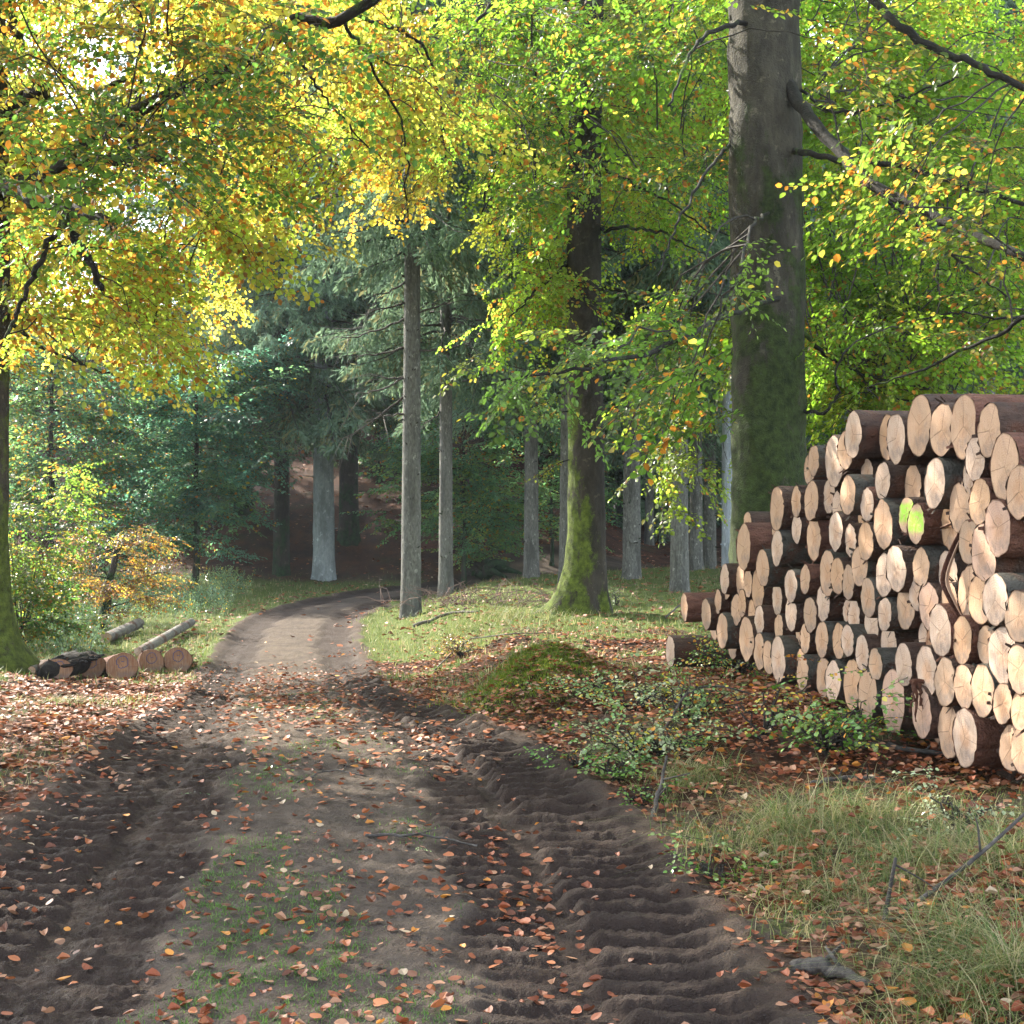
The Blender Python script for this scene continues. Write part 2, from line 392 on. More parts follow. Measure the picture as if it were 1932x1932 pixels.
GREEN = [(.20, .34, .03), (.13, .26, .025), (.28, .40, .035)]
def leaf_colours(rng, n, base, autumn, dark=0):
    """base: a spray's own colour; each leaf varies and some have turned"""
    c = np.tile(base, (n, 1))*rng.uniform(.75, 1.2, (n, 1))
    k = rng.random(n)
    turn = k < autumn; c[turn] = np.array([(.62, .26, .035)])*rng.uniform(.6, 1.1, (turn.sum(), 1))
    yel = (k >= autumn) & (k < autumn*2.2); c[yel] = np.array([(.64, .53, .07)])*rng.uniform(.8, 1.05, (yel.sum(), 1))
    return np.clip(c, 0, .9)
def put_spray(mb, rng, tpl, p, d, up, s, base, autumn):
    V, q, tv, tq, n = tpl
    Y = norm(np.asarray(d, float)); X = norm(np.cross(Y, up)); Z = np.cross(X, Y); M = np.stack([X, Y, Z])*s
    c = np.repeat(leaf_colours(rng, n, base, autumn), 6, 0)
    mb.add(V@M+p, q, 0, c); mb.add(tv@M+p, tq, 1)

def inpoly(P, x, y):
    c = False; n = len(P)
    for i in range(n):
        x1, y1 = P[i]; x2, y2 = P[i-1]
        if (y1 > y) != (y2 > y) and x < (x2-x1)*(y-y1)/(y2-y1)+x1: c = not c
    return c
def fill_crown(mb, rng, limbs, centres, pal, nsp=(9, 15), spread=.75, droop=.35, scale=1.0, tpls=None, twig=.012, maxl=1.7):
    """from the nearest limb a thin branch reaches each cluster; sprays fan off along its outer part"""
    LP = np.vstack(limbs); tpls = tpls or SPRAYS
    for cpt in centres:
        cpt = np.asarray(cpt); dd = np.linalg.norm(LP-cpt, axis=1); a = LP[np.argsort(dd)[rng.integers(0, 14)]]
        v = cpt-a; L = np.linalg.norm(v)
        if L > maxl: a = cpt-v/L*maxl+rng.normal(0, .1, 3); v = cpt-a; L = maxl
        if L < .5: v = rng.normal(0, 1, 3); v[2] *= .3; v = norm(v); a = cpt-v*.5; L = .5
        h = norm(np.array([v[0], v[1], 0])+1e-6)
        mid = a+v*.5+np.array([0, 0, .12*L])+rng.normal(0, .06*L, 3)
        P = spline([a, mid, cpt, cpt+norm(v)*.35+np.array([0, 0, -.18])], 10); P[1:-1] += rng.normal(0, .02, (8, 3))
        tube(mb, P, np.linspace(twig*(.5+.3*L), .004, 10), 4, 1, cap=False)
        base, aut = pal(rng, cpt)
        for k in range(rng.integers(*nsp)):
            t = rng.uniform(.45, 1.0); p = P[min(9, int(t*9))]
            ang = rng.normal(0, .85); d = np.array([h[0]*cos(ang)-h[1]*sin(ang), h[0]*sin(ang)+h[1]*cos(ang), rng.normal(-droop, .22)])
            up = norm(np.array([0, 0, .8])+SUN*.55+rng.normal(0, .42, 3)); off = rng.normal(0, spread*.28, 3)*np.array([1, 1, .55])
            b = np.clip(np.array(base)*rng.uniform(.85, 1.15), 0, .85)
            q = p+off+norm(d)*.35; qx = 966+q[0]/q[1]*F; qz = q[2]
            if qz < 6.8 and ((1060 < qx < 1190 and q[1] < 20.8) or (1335 < qx < 1550 and q[1] < 17.2)) and rng.random() < .86: continue
            put_spray(mb, rng, tpls[rng.integers(len(tpls))], p+off, d, up, scale*rng.uniform(.75, 1.15), b, aut)
def sample_region(rng, poly, d0, d1, n):
    P = np.array(poly); out = []
    lo, hi = P.min(0), P.max(0)
    while len(out) < n:
        x, y = rng.uniform(lo, hi)
        if inpoly(poly, x, y): out.append(at(x, y, rng.uniform(d0, d1)))
    return out
def limb(mb, pts, r0, r1, n=24, m=1, wob=.02, rng=RNG, sides=7):
    P = spline([at(*p) for p in pts], n); P[1:-1] += rng.normal(0, wob, (n-2, 3))
    mb.append(MB()); mb = mb[-1]
    tube(mb, P, np.linspace(r0, r1, n), sides, m, lumpy=.18, seed=int(rng.integers(999)))
    return P

def trunk_mesh(mb, base, top, r0, r1, flare=.7, fh=.45, lobes=5, n=40, sides=28, seed=0, bend=.05, wave=0.06, skew=None):
    """tapering trunk with root flare"""
    rng = np.random.default_rng(seed); base = np.asarray(base, float); top = np.asarray(top, float); H = top[2]-base[2]
    t = np.linspace(0, 1, n)**1.7; th = np.arange(sides)*2*pi/sides; ph = rng.uniform(0, 6)
    zz = t*(H+.35)-.35
    ax = base+(top-base)*(zz/H)[:, None]; ax[:, 0] += bend*np.sin(zz/H*5+ph); ax[:, 1] += bend*np.cos(zz/H*4+ph)
    r = r0+(r1-r0)*np.clip(zz/H, 0, 1)
    lob = .5+.5*np.cos(lobes*th+ph+.8*np.sin(2*th+ph))
    fl = flare*np.exp(-np.maximum(zz, -.1)/fh)
    rr = r[:, None]*(1+fl[:, None]*(.35+.9*lob[None]))
    if skew: rr = rr*(1+skew[1]*np.exp(-np.maximum(zz, -.05)/skew[2])[:, None]*np.maximum(0, np.cos(th-skew[0]))[None]**2)
    nz = fbm(zz[:, None]*1.6+np.cos(th)*1.3+seed, np.sin(th)*1.3+zz[:, None]*.3+seed*2.1, seed, 3)
    rr = rr*(1+wave*2*(nz-.5))*(1+.035*(fbm(zz[:, None]*5+seed, np.cos(th)*4+np.sin(th)*2.3+seed, seed+7, 4)-.5)*2)
    V = np.stack([ax[:, None, 0]+rr*np.cos(th), ax[:, None, 1]+rr*np.sin(th), np.tile(ax[:, 2:3], (1, sides))], -1)
    idx = np.arange(n*sides).reshape(n, sides); a = idx[:-1]; b = np.roll(a, -1, 1); d = idx[1:]; e = np.roll(d, -1, 1)
    mb.add(V.reshape(-1, 3), np.stack([a, b, e, d], -1).reshape(-1, 4), 0)

# ------------------------------------------------------------------ the three broadleaf trees of the foreground
def tree_object(name, base, label, cat, trunk_args, crown_mb, bark, group=None, limb_mb=None):
    root = empty(name, base); tag(root, label, cat, group)
    mb = MB(); trunk_mesh(mb, **trunk_args)
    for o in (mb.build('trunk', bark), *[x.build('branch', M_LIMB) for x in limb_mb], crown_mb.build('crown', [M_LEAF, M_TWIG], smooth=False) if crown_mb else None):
        if o is None: continue
        o.parent = root; o.matrix_parent_inverse = Matrix.Translation(-Vector(base))
    return root

def tree_left():
    rng = np.random.default_rng(101); base = ground(-14, 1268)
    d = base[1]; top = np.array([base[0]-.15, d+.2, 9.5]); crown = MB(); lm = []; L = []
    dd = d
    for pts, r0, r1 in [
        ([(-60, 470, dd), (-10, 355, dd-.6), (70, 378, dd-1.3), (140, 402, dd-1.7), (214, 424, dd-2)], .11, .065),
        ([(-50, 330, dd), (0, 225, dd-.4), (50, 190, dd-.6), (86, 172, dd-.8)], .12, .10),
        ([(-40, 380, dd), (60, 330, dd-.5), (200, 245, dd-.8), (300, 188, dd-1), (400, 148, dd-1), (480, 100, dd-1), (530, 62, dd-1), (548, 36, dd-1), (600, 42, dd-1.2), (660, 24, dd-1.4), (740, -30, dd-1.5)], .085, .055),
        ([(40, 345, dd-.6), (130, 310, dd-1.2), (220, 300, dd-1.6), (312, 294, dd-2)], .06, .05),
        ([(110, 395, dd-1.6), (140, 450, dd-1.6), (168, 490, dd-1.6), (190, 548, dd-1.6)], .05, .035),
        ([(120, 410, dd-1.5), (70, 500, dd-1.2), (40, 570, dd-1), (10, 640, dd-.8)], .035, .02),
        ([(262, -20, dd+1), (268, 110, dd+1), (262, 165, dd+.8), (240, 240, dd+.5), (252, 300, dd)], .05, .03),
        ([(262, 112, dd+1), (290, 150, dd+1), (310, 165, dd+1), (340, 125, dd+1)], .025, .012),
        ([(240, 150, dd+.5), (160, 170, dd+.4), (100, 120, dd+.3), (60, 60, dd+.3)], .03, .015),
        ([(0, 140, dd+.5), (40, 90, dd+.5), (15, 20, dd+.5), (30, -40, dd+.5)], .05, .04),
        ([(530, 62, dd-1), (590, 150, dd-.6), (640, 215, dd-.4), (720, 300, dd)], .02, .008),
        ([(520, 230, dd+.6), (535, 240, dd+.6), (510, 330, dd+.6), (520, 380, dd+.6), (560, 420, dd+.8)], .018, .008),
        ([(450, 120, dd), (440, 250, dd+.3), (400, 380, dd+.5), (350, 520, dd+.6)], .022, .008),
        ([(300, 190, dd), (330, 330, dd+.6), (300, 500, dd+1), (290, 640, dd+1.2)], .022, .008),
        ([(640, 30, dd-1), (700, 120, dd-.5), (760, 250, dd), (770, 420, dd+.5)], .022, .008),
        ([(660, 24, dd-1), (790, 80, dd), (830, 180, dd+.6), (840, 300, dd+1)], .022, .008),
        ([(-20, 560, dd), (60, 640, dd+1), (160, 690, dd+1.6), (260, 720, dd+2)], .03, .01)]:
        L.append(limb(lm, pts, r0, r1, m=0, rng=rng, wob=.015))
    def pal(rng, p):
        px = 966+p[0]/p[1]*F; k = rng.random()
        if k < .32: b = (.64, .62, .10)
        elif k < .86: b = (.45, .60, .075)
        elif k < .92: b = (.24, .40, .04)
        else: b = (.75, .50, .06)
        return b, rng.uniform(.08, .26)
    poly = [(-40, -60), (860, -60), (850, 280), (775, 400), (690, 360), (600, 440), (545, 440), (480, 350), (420, 500), (330, 600), (270, 660), (150, 670), (90, 620), (-40, 650)]
    C = sample_region(rng, poly, dd-1.2, dd+4.5, 148)
    C = [c for c in C if not (((966+c[0]/c[1]*F)-215)**2+((HOR-(c[2]-CAMZ)/c[1]*F)-95)**2 < 95**2 and rng.random() < .93)]
    C += sample_region(rng, [(40, 370), (260, 400), (300, 620), (120, 660), (-20, 600)], dd-.5, dd+4.5, 17)
    fill_crown(crown, rng, L, C, pal, nsp=(6, 11), droop=.55)
    # near side of the crown, its shade painted in as darker green leaves
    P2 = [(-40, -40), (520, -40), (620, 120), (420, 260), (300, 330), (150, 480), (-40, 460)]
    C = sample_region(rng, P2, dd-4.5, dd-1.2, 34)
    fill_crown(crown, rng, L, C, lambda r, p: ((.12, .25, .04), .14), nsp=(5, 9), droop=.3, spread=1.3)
    # unseen crown above the picture, thickened to shade the foreground
    C = [np.array([rng.uniform(-13, -2.5), rng.uniform(7.5, 17), rng.uniform(6.4, 9.5)]) for _ in range(230)]
    fill_crown(crown, rng, L, C, pal, nsp=(5, 8), spread=1.4, scale=1.5, maxl=.9)
    tree_object('beech_tree', base, 'moss-footed beech at the left edge, its golden crown hanging over the track', 'tree',
                dict(base=base, top=top, r0=.20, r1=.15, flare=.6, fh=.4, lobes=4, seed=5, n=120, sides=48, skew=(-.3, 1.5, .5)), crown, M_BEECHL, limb_mb=lm)
tree_left()

def tree_middle():
    rng = np.random.default_rng(202); base = ground(1103, 1160); d = base[1]
    top = np.array([(1112-966)/F*d, d, 11.]); crown = MB(); lm = []; L = []
    for pts, r0, r1 in [
        ([(1110, 90, d), (1066, 78, d-.3), (1040, 88, d-.5), (1000, 102, d-.6), (1010, 125, d-.6), (1005, 200, d-.6), (1008, 330, d-.6), (1010, 400, d-.6)], .06, .02),
        ([(1048, 84, d-.5), (1046, 150, d-.6), (1056, 215, d-.6), (1075, 290, d-.7), (1100, 340, d-.8)], .035, .018),
        ([(1085, 492, d), (1040, 525, d-.3), (995, 565, d-.5), (960, 600, d-.6)], .03, .01),
        ([(1120, 300, d), (1160, 330, d-.5), (1260, 380, d-1), (1340, 440, d-1.4)], .03, .01),
        ([(1120, 435, d), (1180, 430, d-.4), (1250, 440, d-.8), (1310, 470, d-1.2)], .035, .012),
        ([(1120, 60, d), (1200, -10, d), (1260, 60, d-1), (1370, 130, d-1.5)], .04, .015),
        ([(1110, 20, d), (1000, -30, d-1), (900, 40, d-1.6), (850, 160, d-2)], .05, .012),
        ([(1110, 200, d), (1000, 230, d+.6), (930, 330, d+.8), (905, 420, d+1)], .03, .01),
        ([(1130, 540, d), (1190, 560, d-.5), (1260, 640, d-1), (1300, 740, d-1.2)], .03, .01)]:
        L.append(limb(lm, pts, r0, r1, m=0, rng=rng, wob=.015))
    def pal(rng, p):
        k = rng.random()
        if k < .62: b = (.42, .60, .06)
        elif k < .88: b = (.30, .52, .05)
        else: b = (.56, .58, .06)
        return b, rng.uniform(.02, .14)
    poly = [(840, -60), (1400, -60), (1380, 500), (1300, 480), (1180, 420), (1080, 420), (1060, 560), (1005, 600), (985, 590), (1000, 500), (1015, 430), (960, 420), (905, 400), (900, 330), (860, 230)]
    C = sample_region(rng, poly, d-1, d+3.2, 118)
    C += sample_region(rng, [(950, 470), (1080, 440), (1085, 560), (1000, 610), (955, 620)], d-.5, d+.8, 9)
    fill_crown(crown, rng, L, C, pal, nsp=(6, 11), droop=.55)
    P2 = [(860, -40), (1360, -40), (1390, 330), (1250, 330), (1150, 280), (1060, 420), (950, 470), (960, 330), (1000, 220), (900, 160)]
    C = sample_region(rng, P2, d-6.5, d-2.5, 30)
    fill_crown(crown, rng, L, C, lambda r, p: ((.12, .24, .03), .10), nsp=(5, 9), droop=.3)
    P3 = [(1180, 560), (1400, 600), (1390, 780), (1300, 900), (1220, 880), (1190, 760)]
    C = sample_region(rng, P3, d-4, d-1, 17)
    fill_crown(crown, rng, L, C, lambda r, p: ((.30, .42, .04), .05), nsp=(5, 9), droop=.6)
    for a, b, z in (((1090, 775, d), (1005, 800, d-.6), 0), ((1092, 862, d), (1010, 905, d-.6), 0), ((1085, 740, d+1), (1010, 775, d+.6), 0)):
        pa, pb = at(*a), at(*b); P = spline([pa, (pa+pb)/2+np.array([0, 0, .06]), pb], 8); lm.append(MB()); tube(lm[-1], P, np.linspace(.012, .004, 8), 5)
        for k in range(5):
            i = 2+k; put_spray(crown, rng, FINE[k % 6], P[i], P[-1]-P[0]+rng.normal(0, .08, 3), np.array([.1, -.25, 1]), .7, (.42, .50, .05), .05)
    C = [np.array([rng.uniform(-3, 5), rng.uniform(d-7, d+5), rng.uniform(8, 12)]) for _ in range(70)]
    fill_crown(crown, rng, L, C, pal, nsp=(5, 8), spread=1.4, scale=1.5, maxl=.9)
    tree_object('beech_tree', base, 'mossy beech with flared roots standing between the track and the log stack', 'tree',
                dict(base=base, top=top, r0=.285, r1=.235, flare=.45, fh=.35, lobes=5, seed=8, n=150, sides=56, skew=(pi+.25, 1.0, .5)), crown, M_BEECH, limb_mb=lm)
tree_middle()

def tree_right():
    rng = np.random.default_rng(303); d = 16.8; x = (1459-966)/F*d
    base = np.array([x, d, float(macro(np.array([x]), np.array([d]))[0])])
    top = np.array([(1424-966)/F*d, d, 10.5]); crown = MB(); lm = []; L = []
    for pts, r0, r1 in [
        ([(1450, 110, d), (1505, 190, d-.4), (1535, 235, d-.8), (1580, 285, d-1.2), (1640, 342, d-1.8), (1700, 372, d-2.2), (1760, 402, d-2.6), (1830, 440, d-3), (1960, 500, d-3.6)], .075, .04),
        ([(1470, 280, d), (1510, 283, d-.4), (1570, 300, d-.8), (1640, 304, d-1.2), (1720, 320, d-1.6), (1800, 346, d-2), (1960, 395, d-2.5)], .04, .02),
        ([(1490, 180, d), (1515, 172, d-.3), (1560, 205, d-.6), (1620, 210, d-1), (1690, 190, d-1.4), (1800, 150, d-2)], .022, .008),
        ([(1600, -60, d-3), (1640, -5, d-3.4), (1720, 62, d-3.8), (1800, 105, d-4), (1880, 140, d-4.2), (1970, 180, d-4.4)], .045, .025),
        ([(1500, 775, d), (1535, 778, d-.3), (1560, 776, d-.5), (1580, 742, d-.6), (1575, 700, d-.7), (1600, 660, d-.8)], .022, .01),
        ([(1980, 560, d-4), (1900, 620, d-3.6), (1820, 660, d-3), (1730, 700, d-2.4), (1640, 730, d-2)], .022, .008),
        ([(1980, 590, d-2), (1880, 600, d-2.4), (1800, 590, d-2), (1700, 610, d-1.8)], .016, .006),
        ([(1640, 345, d-1.8), (1700, 400, d-1.5), (1780, 470, d-1), (1900, 560, d-1)], .022, .01),
        ([(1430, 40, d), (1340, 60, d-1), (1300, 110, d-1.5), (1260, 200, d-2)], .03, .01),
        ([(1380, 270, d), (1330, 330, d-1), (1280, 420, d-2), (1240, 520, d-2.6)], .02, .008),
        ([(1480, 560, d), (1380, 590, d-3), (1250, 655, d-5.5), (1100, 690, d-6.8), (940, 718, d-7.3)], .03, .006),
        ([(1450, 400, d), (1420, 420, d-4), (1400, 500, d-6.6), (1385, 560, d-7)], .018, .004),
        ([(1510, 620, d), (1570, 680, d+1), (1680, 720, d+1.5), (1800, 740, d+2)], .03, .01)]:
        L.append(limb(lm, pts, r0, r1, m=0, rng=rng, wob=.012))
    def pal(rng, p):
        k = rng.random()
        if k < .70: b = (.25, .44, .035)
        elif k < .93: b = (.36, .48, .04)
        else: b = (.46, .40, .045)
        return b, rng.uniform(.01, .07)
    poly = [(1370, -60), (1970, -60), (1970, 420), (1800, 520), (1700, 620), (1600, 700), (1510, 720), (1480, 500), (1440, 200), (1370, 100)]
    C = sample_region(rng, poly, d+.2, d+6.5, 150)
    C += sample_region(rng, [(1500, 480), (1720, 440), (1800, 600), (1700, 790), (1620, 800), (1530, 800)], d+1.5, d+5, 46)
    C += sample_region(rng, [(1700, 600), (1960, 500), (1960, 720), (1760, 740)], d-1, d+3, 14)
    fill_crown(crown, rng, L, C, pal, nsp=(6, 11), droop=.35)
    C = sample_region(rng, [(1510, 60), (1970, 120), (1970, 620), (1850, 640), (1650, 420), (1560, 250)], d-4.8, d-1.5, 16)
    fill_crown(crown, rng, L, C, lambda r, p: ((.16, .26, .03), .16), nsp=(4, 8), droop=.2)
    # the near spray that hangs across both trunks
    P = L[10]; 
    for k in range(40):
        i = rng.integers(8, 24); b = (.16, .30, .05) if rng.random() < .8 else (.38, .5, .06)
        dv = norm(P[-1]-P[8])+np.array([rng.normal(0, .5), rng.normal(0, .6), rng.normal(-.12, .15)])
        put_spray(crown, rng, SPRAYS[rng.integers(10)], P[i]+rng.normal(0, .16, 3)*np.array([1, 1.3, .8]), dv, norm(np.array([0, 0, 1.])+rng.normal(0, .25, 3)), rng.uniform(.5, .8), b, .03)
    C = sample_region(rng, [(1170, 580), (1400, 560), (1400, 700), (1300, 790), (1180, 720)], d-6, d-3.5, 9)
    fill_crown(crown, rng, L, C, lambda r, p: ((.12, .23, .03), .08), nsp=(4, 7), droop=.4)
    for i in range(11, 24):
        p = L[11][i]; put_spray(crown, rng, FINE[i % 6], p, rng.normal(0, .5, 3)+np.array([0, 0, -.5]), norm(rng.normal(0, .6, 3)+np.array([0, -.5, .8])), .85, (.14, .24, .03), .03)
    C = [np.array([rng.uniform(-1, 9), rng.uniform(8, 22), rng.uniform(7.5, 11)]) for _ in range(70)]
    fill_crown(crown, rng, L, C, pal, nsp=(5, 8), spread=1.4, scale=1.5, maxl=.9)
    tree_object('beech_tree', base, 'broad old beech trunk dark with moss rising behind the log stack', 'tree',
                dict(base=base, top=top, r0=.415, r1=.37, flare=.35, fh=.6, lobes=5, seed=13, bend=.03, wave=.11, n=160, sides=72), crown, M_BEECHB, limb_mb=lm)
tree_right()

# ------------------------------------------------------------------ spruces
def spruce_crown(seed, H, z0, Rr, dens=15, blade=.15, wid=.024, nb=9, tpb=22, hang=1.1):
    rng = np.random.default_rng(seed); nbr = int((H-z0)*dens); mb = MB(); wood = MB()
    B0, D, Lb = [], [], []
    tw_p, tw_d, tw_l = [], [], []
    for i in range(nbr):
        z = z0+(H-z0)*((i+rng.random())/nbr); f = (z-z0)/(H-z0); L = max(.35, Rr*(1-f)**.75*rng.uniform(.6, 1.12)*(0.75+.25*min(1, f*8)))
        a = rng.uniform(0, 2*pi); h = np.array([cos(a), sin(a), 0]); t = np.linspace(0, 1, 9)
        droop = rng.uniform(.40, .85)*(1-.75*f)
        P = np.array([0, 0, z])+h*(L*t)[:, None]; P[:, 2] += L*(.10*t-droop*t**1.6+.22*t**4)
        P += rng.normal(0, .02, P.shape)
        tube(wood, P, np.linspace(.022*min(1, L/2)+.006, .004, 9), 4, cap=False)
        side = np.array([-h[1], h[0], 0])
        m = int(tpb*L/2)+3
        for s in (-1, 1):
            tt = rng.uniform(.12, 1, m); ii = np.clip((tt*8).astype(int), 0, 7); p = P[ii]+(P[ii+1]-P[ii])*(tt*8-ii)[:, None]
            l = L*.30*(1.15-tt)*rng.uniform(.6, 1.3, m)+.14
            d = side*s*rng.uniform(.35, .9, (m, 1))+h*.5+np.array([0, 0, -1])*hang*rng.uniform(.3, 1.1, (m, 1))
            tw_p.append(p); tw_d.append(norm(d)); tw_l.append(l)
    p = np.vstack(tw_p); d = np.vstack(tw_d); l = np.concatenate(tw_l); n = len(p)
    k = (np.arange(nb)+.5)/nb
    base = p[:, None]+d[:, None]*(l[:, None]*k)[..., None]; base[..., 2] -= (.18*l[:, None]*k**2)
    bd = d[:, None]+rng.normal(0, .48, (n, nb, 3)); bd[..., 2] -= .25; bd = norm(bd)
    bl = blade*rng.uniform(.6, 1.3, (n, nb, 1)); w = norm(np.cross(bd, rng.normal(0, 1, (n, nb, 3))))*wid*rng.uniform(.5, 1.2, (n, nb, 1))
    e = base+bd*bl
    V = np.stack([base-w*.5, base+bd*bl*.5-w, e, base+bd*bl*.5+w], 2).reshape(-1, 3)
    q = np.arange(len(V)).reshape(-1, 4)
    hue = rng.random((n, 1)); cA = np.array([.15, .225, .13]); cB = np.array([.14, .215, .14]); cC = np.array([.21, .21, .10])
    c = np.where(hue < .55, cA, np.where(hue < .9, cB, cC))*rng.uniform(.6, 1.35, (n, 1))
    C = np.repeat(np.clip(c, 0, 1), nb*4, 0)
    mb.add(V, q, 0, C); mb.add(np.vstack(wood.V), np.vstack(wood.Q), 1)
    return mb

SPR = [(1, 19, 4.6, 2.9), (2, 20, 4.2, 3.5), (3, 17, 6.2, 2.6), (4, 21, 4.0, 3.7)]
SCROWN = []
for k, (s, H, z0, Rr) in enumerate(SPR):
    o = spruce_crown(s, H, z0, Rr).build('crown', [M_NEEDLE, M_STICK], smooth=False); SCROWN.append(o.data); bpy.data.objects.remove(o)
def spruce_trunk_mesh(seed):
    mb = MB(); trunk_mesh(mb, (0, 0, 0), (0, 0, 19), .25, .06, flare=.20, fh=.25, lobes=6, n=46, sides=20, seed=seed, bend=.03, wave=.05)
    rng = np.random.default_rng(seed)
    for i in range(70):                       # branch stubs and knots in whorls
        z = .8+int(rng.random()*22)*.42+rng.normal(0, .05); a = rng.uniform(0, 2*pi); r = .25-.19*z/19; h = np.array([cos(a), sin(a), 0])
        L = rng.choice([.03, .04, .05, .25])*rng.uniform(.6, 1.3)
        tube(mb, [h*(r-.03)+[0, 0, z], h*(r+L)+[0, 0, z+.02]], [.016, .010], 5, m=1)
    return mb
STR = []
for s in (21, 22, 23):
    o = spruce_trunk_mesh(s).build('trunk', [M_SPRUCE, M_DARKB]); STR.append(o.data); bpy.data.objects.remove(o)
PALE = STR[0].copy(); PALE.materials.clear(); PALE.materials.append(M_SPRUCEB); PALE.materials.append(M_DARKB)
DARK = STR[1].copy(); DARK.materials.clear(); DARK.materials.append(M_DARKB); DARK.materials.append(M_DARKB)

def child(name, me, parent, scale=(1, 1, 1), rz=0, loc=(0, 0, 0)):
    o = bpy.data.objects.new(name, me); COL.objects.link(o); o.parent = parent; o.scale = scale; o.rotation_euler = (0, 0, rz); o.location = loc; return o
def spruce(px, py, width, label, var=0, tr=None, dist=None, cz=1.0, crown=True, group='spruces along the track', dead=(), cs=1.0):
    if dist is None: b = ground(px, py)
    else:
        x = (px-966)/F*dist; b = np.array([x, dist, float(macro(np.array([x]), np.array([dist]))[0])])
    r = width/2/F*b[1]; root = empty('spruce_tree', b); tag(root, label, 'tree', group); rng = np.random.default_rng(int(px*7+width))
    k = r/.235; child('trunk', tr or STR[var % 3], root, (k, k, 1), rng.uniform(0, 6))
    if crown: child('crown', SCROWN[var % 4], root, (cs, cs, cz), rng.uniform(0, 6))
    for (ex, ey, sx, sy) in dead:             # bare dead branches: survey of start and tip
        p0 = at(sx, sy, b[1]); p1 = at(ex, ey, b[1]-rng.uniform(.2, 1)); v = p1-p0; L = np.linalg.norm(v)
        P = spline([p0, p0+v*.4+[0, 0, -.05*L], p0+v*.75+[0, 0, -.03*L], p1], 12)-b; P[1:-1] += rng.normal(0, .012, (10, 3))
        mb = MB(); tube(mb, P, np.linspace(.022, .007, 12), 5)
        for j in (4, 6, 8, 9, 10):
            q = P[j]; dv = norm(v)*rng.uniform(.2, .5)+rng.normal(0, .25, 3)+[0, 0, -.15]; tube(mb, [q, q+dv*.5, q+dv+[0, 0, -.08]], [.007, .005, .003], 4)
        o = mb.build('dead_branch', M_STICK); o.parent = root
    return root
spruce(612, 1088, 40, 'pale blue-grey skylit spruce trunk on the grassy outside of the bend', 1, PALE, cz=.96)
spruce(656, 1076, 36, 'dark mossy spruce trunk right beside the pale blue-grey one', 2, DARK, dist=41)
spruce(776, 1172, 37, 'grey spruce with bare dead branches at the inner edge of the bend', 2, dist=26.5, cz=1.0,
       dead=[(640, 640, 765, 600), (662, 672, 764, 655), (690, 585, 766, 570), (700, 708, 764, 712), (665, 745, 764, 712), (700, 775, 764, 780), (860, 560, 786, 590), (640, 830, 764, 745), (900, 640, 786, 660), (700, 560, 768, 530)])
spruce(840, 1140, 26, 'slender spruce just right of the one with dead branches', 0, dist=30.5, dead=[(920, 700, 848, 720), (800, 800, 834, 775)])
spruce(1001, 1112, 27, 'straight spruce midway between the slender spruce and the mossy beech', 3, dist=34, cz=1.0)
spruce(1070, 1128, 27, 'leaning grey spruce half hidden behind the left side of the mossy beech', 2, dist=31)
spruce(1191, 1112, 33, 'thick spruce just right of the foot of the mossy beech', 0, dist=33)
spruce(1284, 1108, 33, 'brownish spruce above the left end of the log stack', 2, dist=28.5)
spruce(1312, 1080, 24, 'bluish spruce just behind the brownish one left of the stack', 1, dist=37)
spruce(1340, 1062, 24, 'bluish spruce, third of the row left of the broad beech', 3, dist=41)
spruce(1371, 1075, 21, 'slim pale sunlit spruce close to the left of the broad beech', 0, PALE, dist=32, cz=1.05)
spruce(1394, 1030, 12, 'thin far spruce showing against the left edge of the broad beech', 2, dist=48)
spruce(746, 1060, 24, 'dark spruce far behind the spruce with dead branches', 1, DARK, dist=47)
spruce(905, 1050, 18, 'far spruce behind the gap right of the slender spruce', 3, dist=52)
spruce(1225, 1050, 16, 'thin far spruce in the gap right of the mossy beech', 1, dist=50)
spruce(1690, 1000, 26, 'spruce trunk seen through leaves above the second step of the stack', 2, dist=36, cz=1.0)
spruce(1816, 1000, 22, 'pale spruce trunk beside the bright gap above the stack', 0, dist=38)
spruce(1862, 1000, 33, 'thick brown spruce trunk above the right end of the stack', 2, dist=33)
spruce(1915, 1000, 24, 'dim spruce trunk at the right edge above the stack', 1, dist=40)
spruce(1765, 1000, 22, 'dim spruce trunk left of the bright gap above the stack', 3, dist=44)
spruce(455, 1000, 40, 'spruce with drooping curtains of needles left of the pale trunk', 3, DARK, dist=43, cz=.95)
spruce(530, 1000, 30, 'dim spruce with hanging branches between the slope and the pale trunk', 1, DARK, dist=39, cz=1.0)

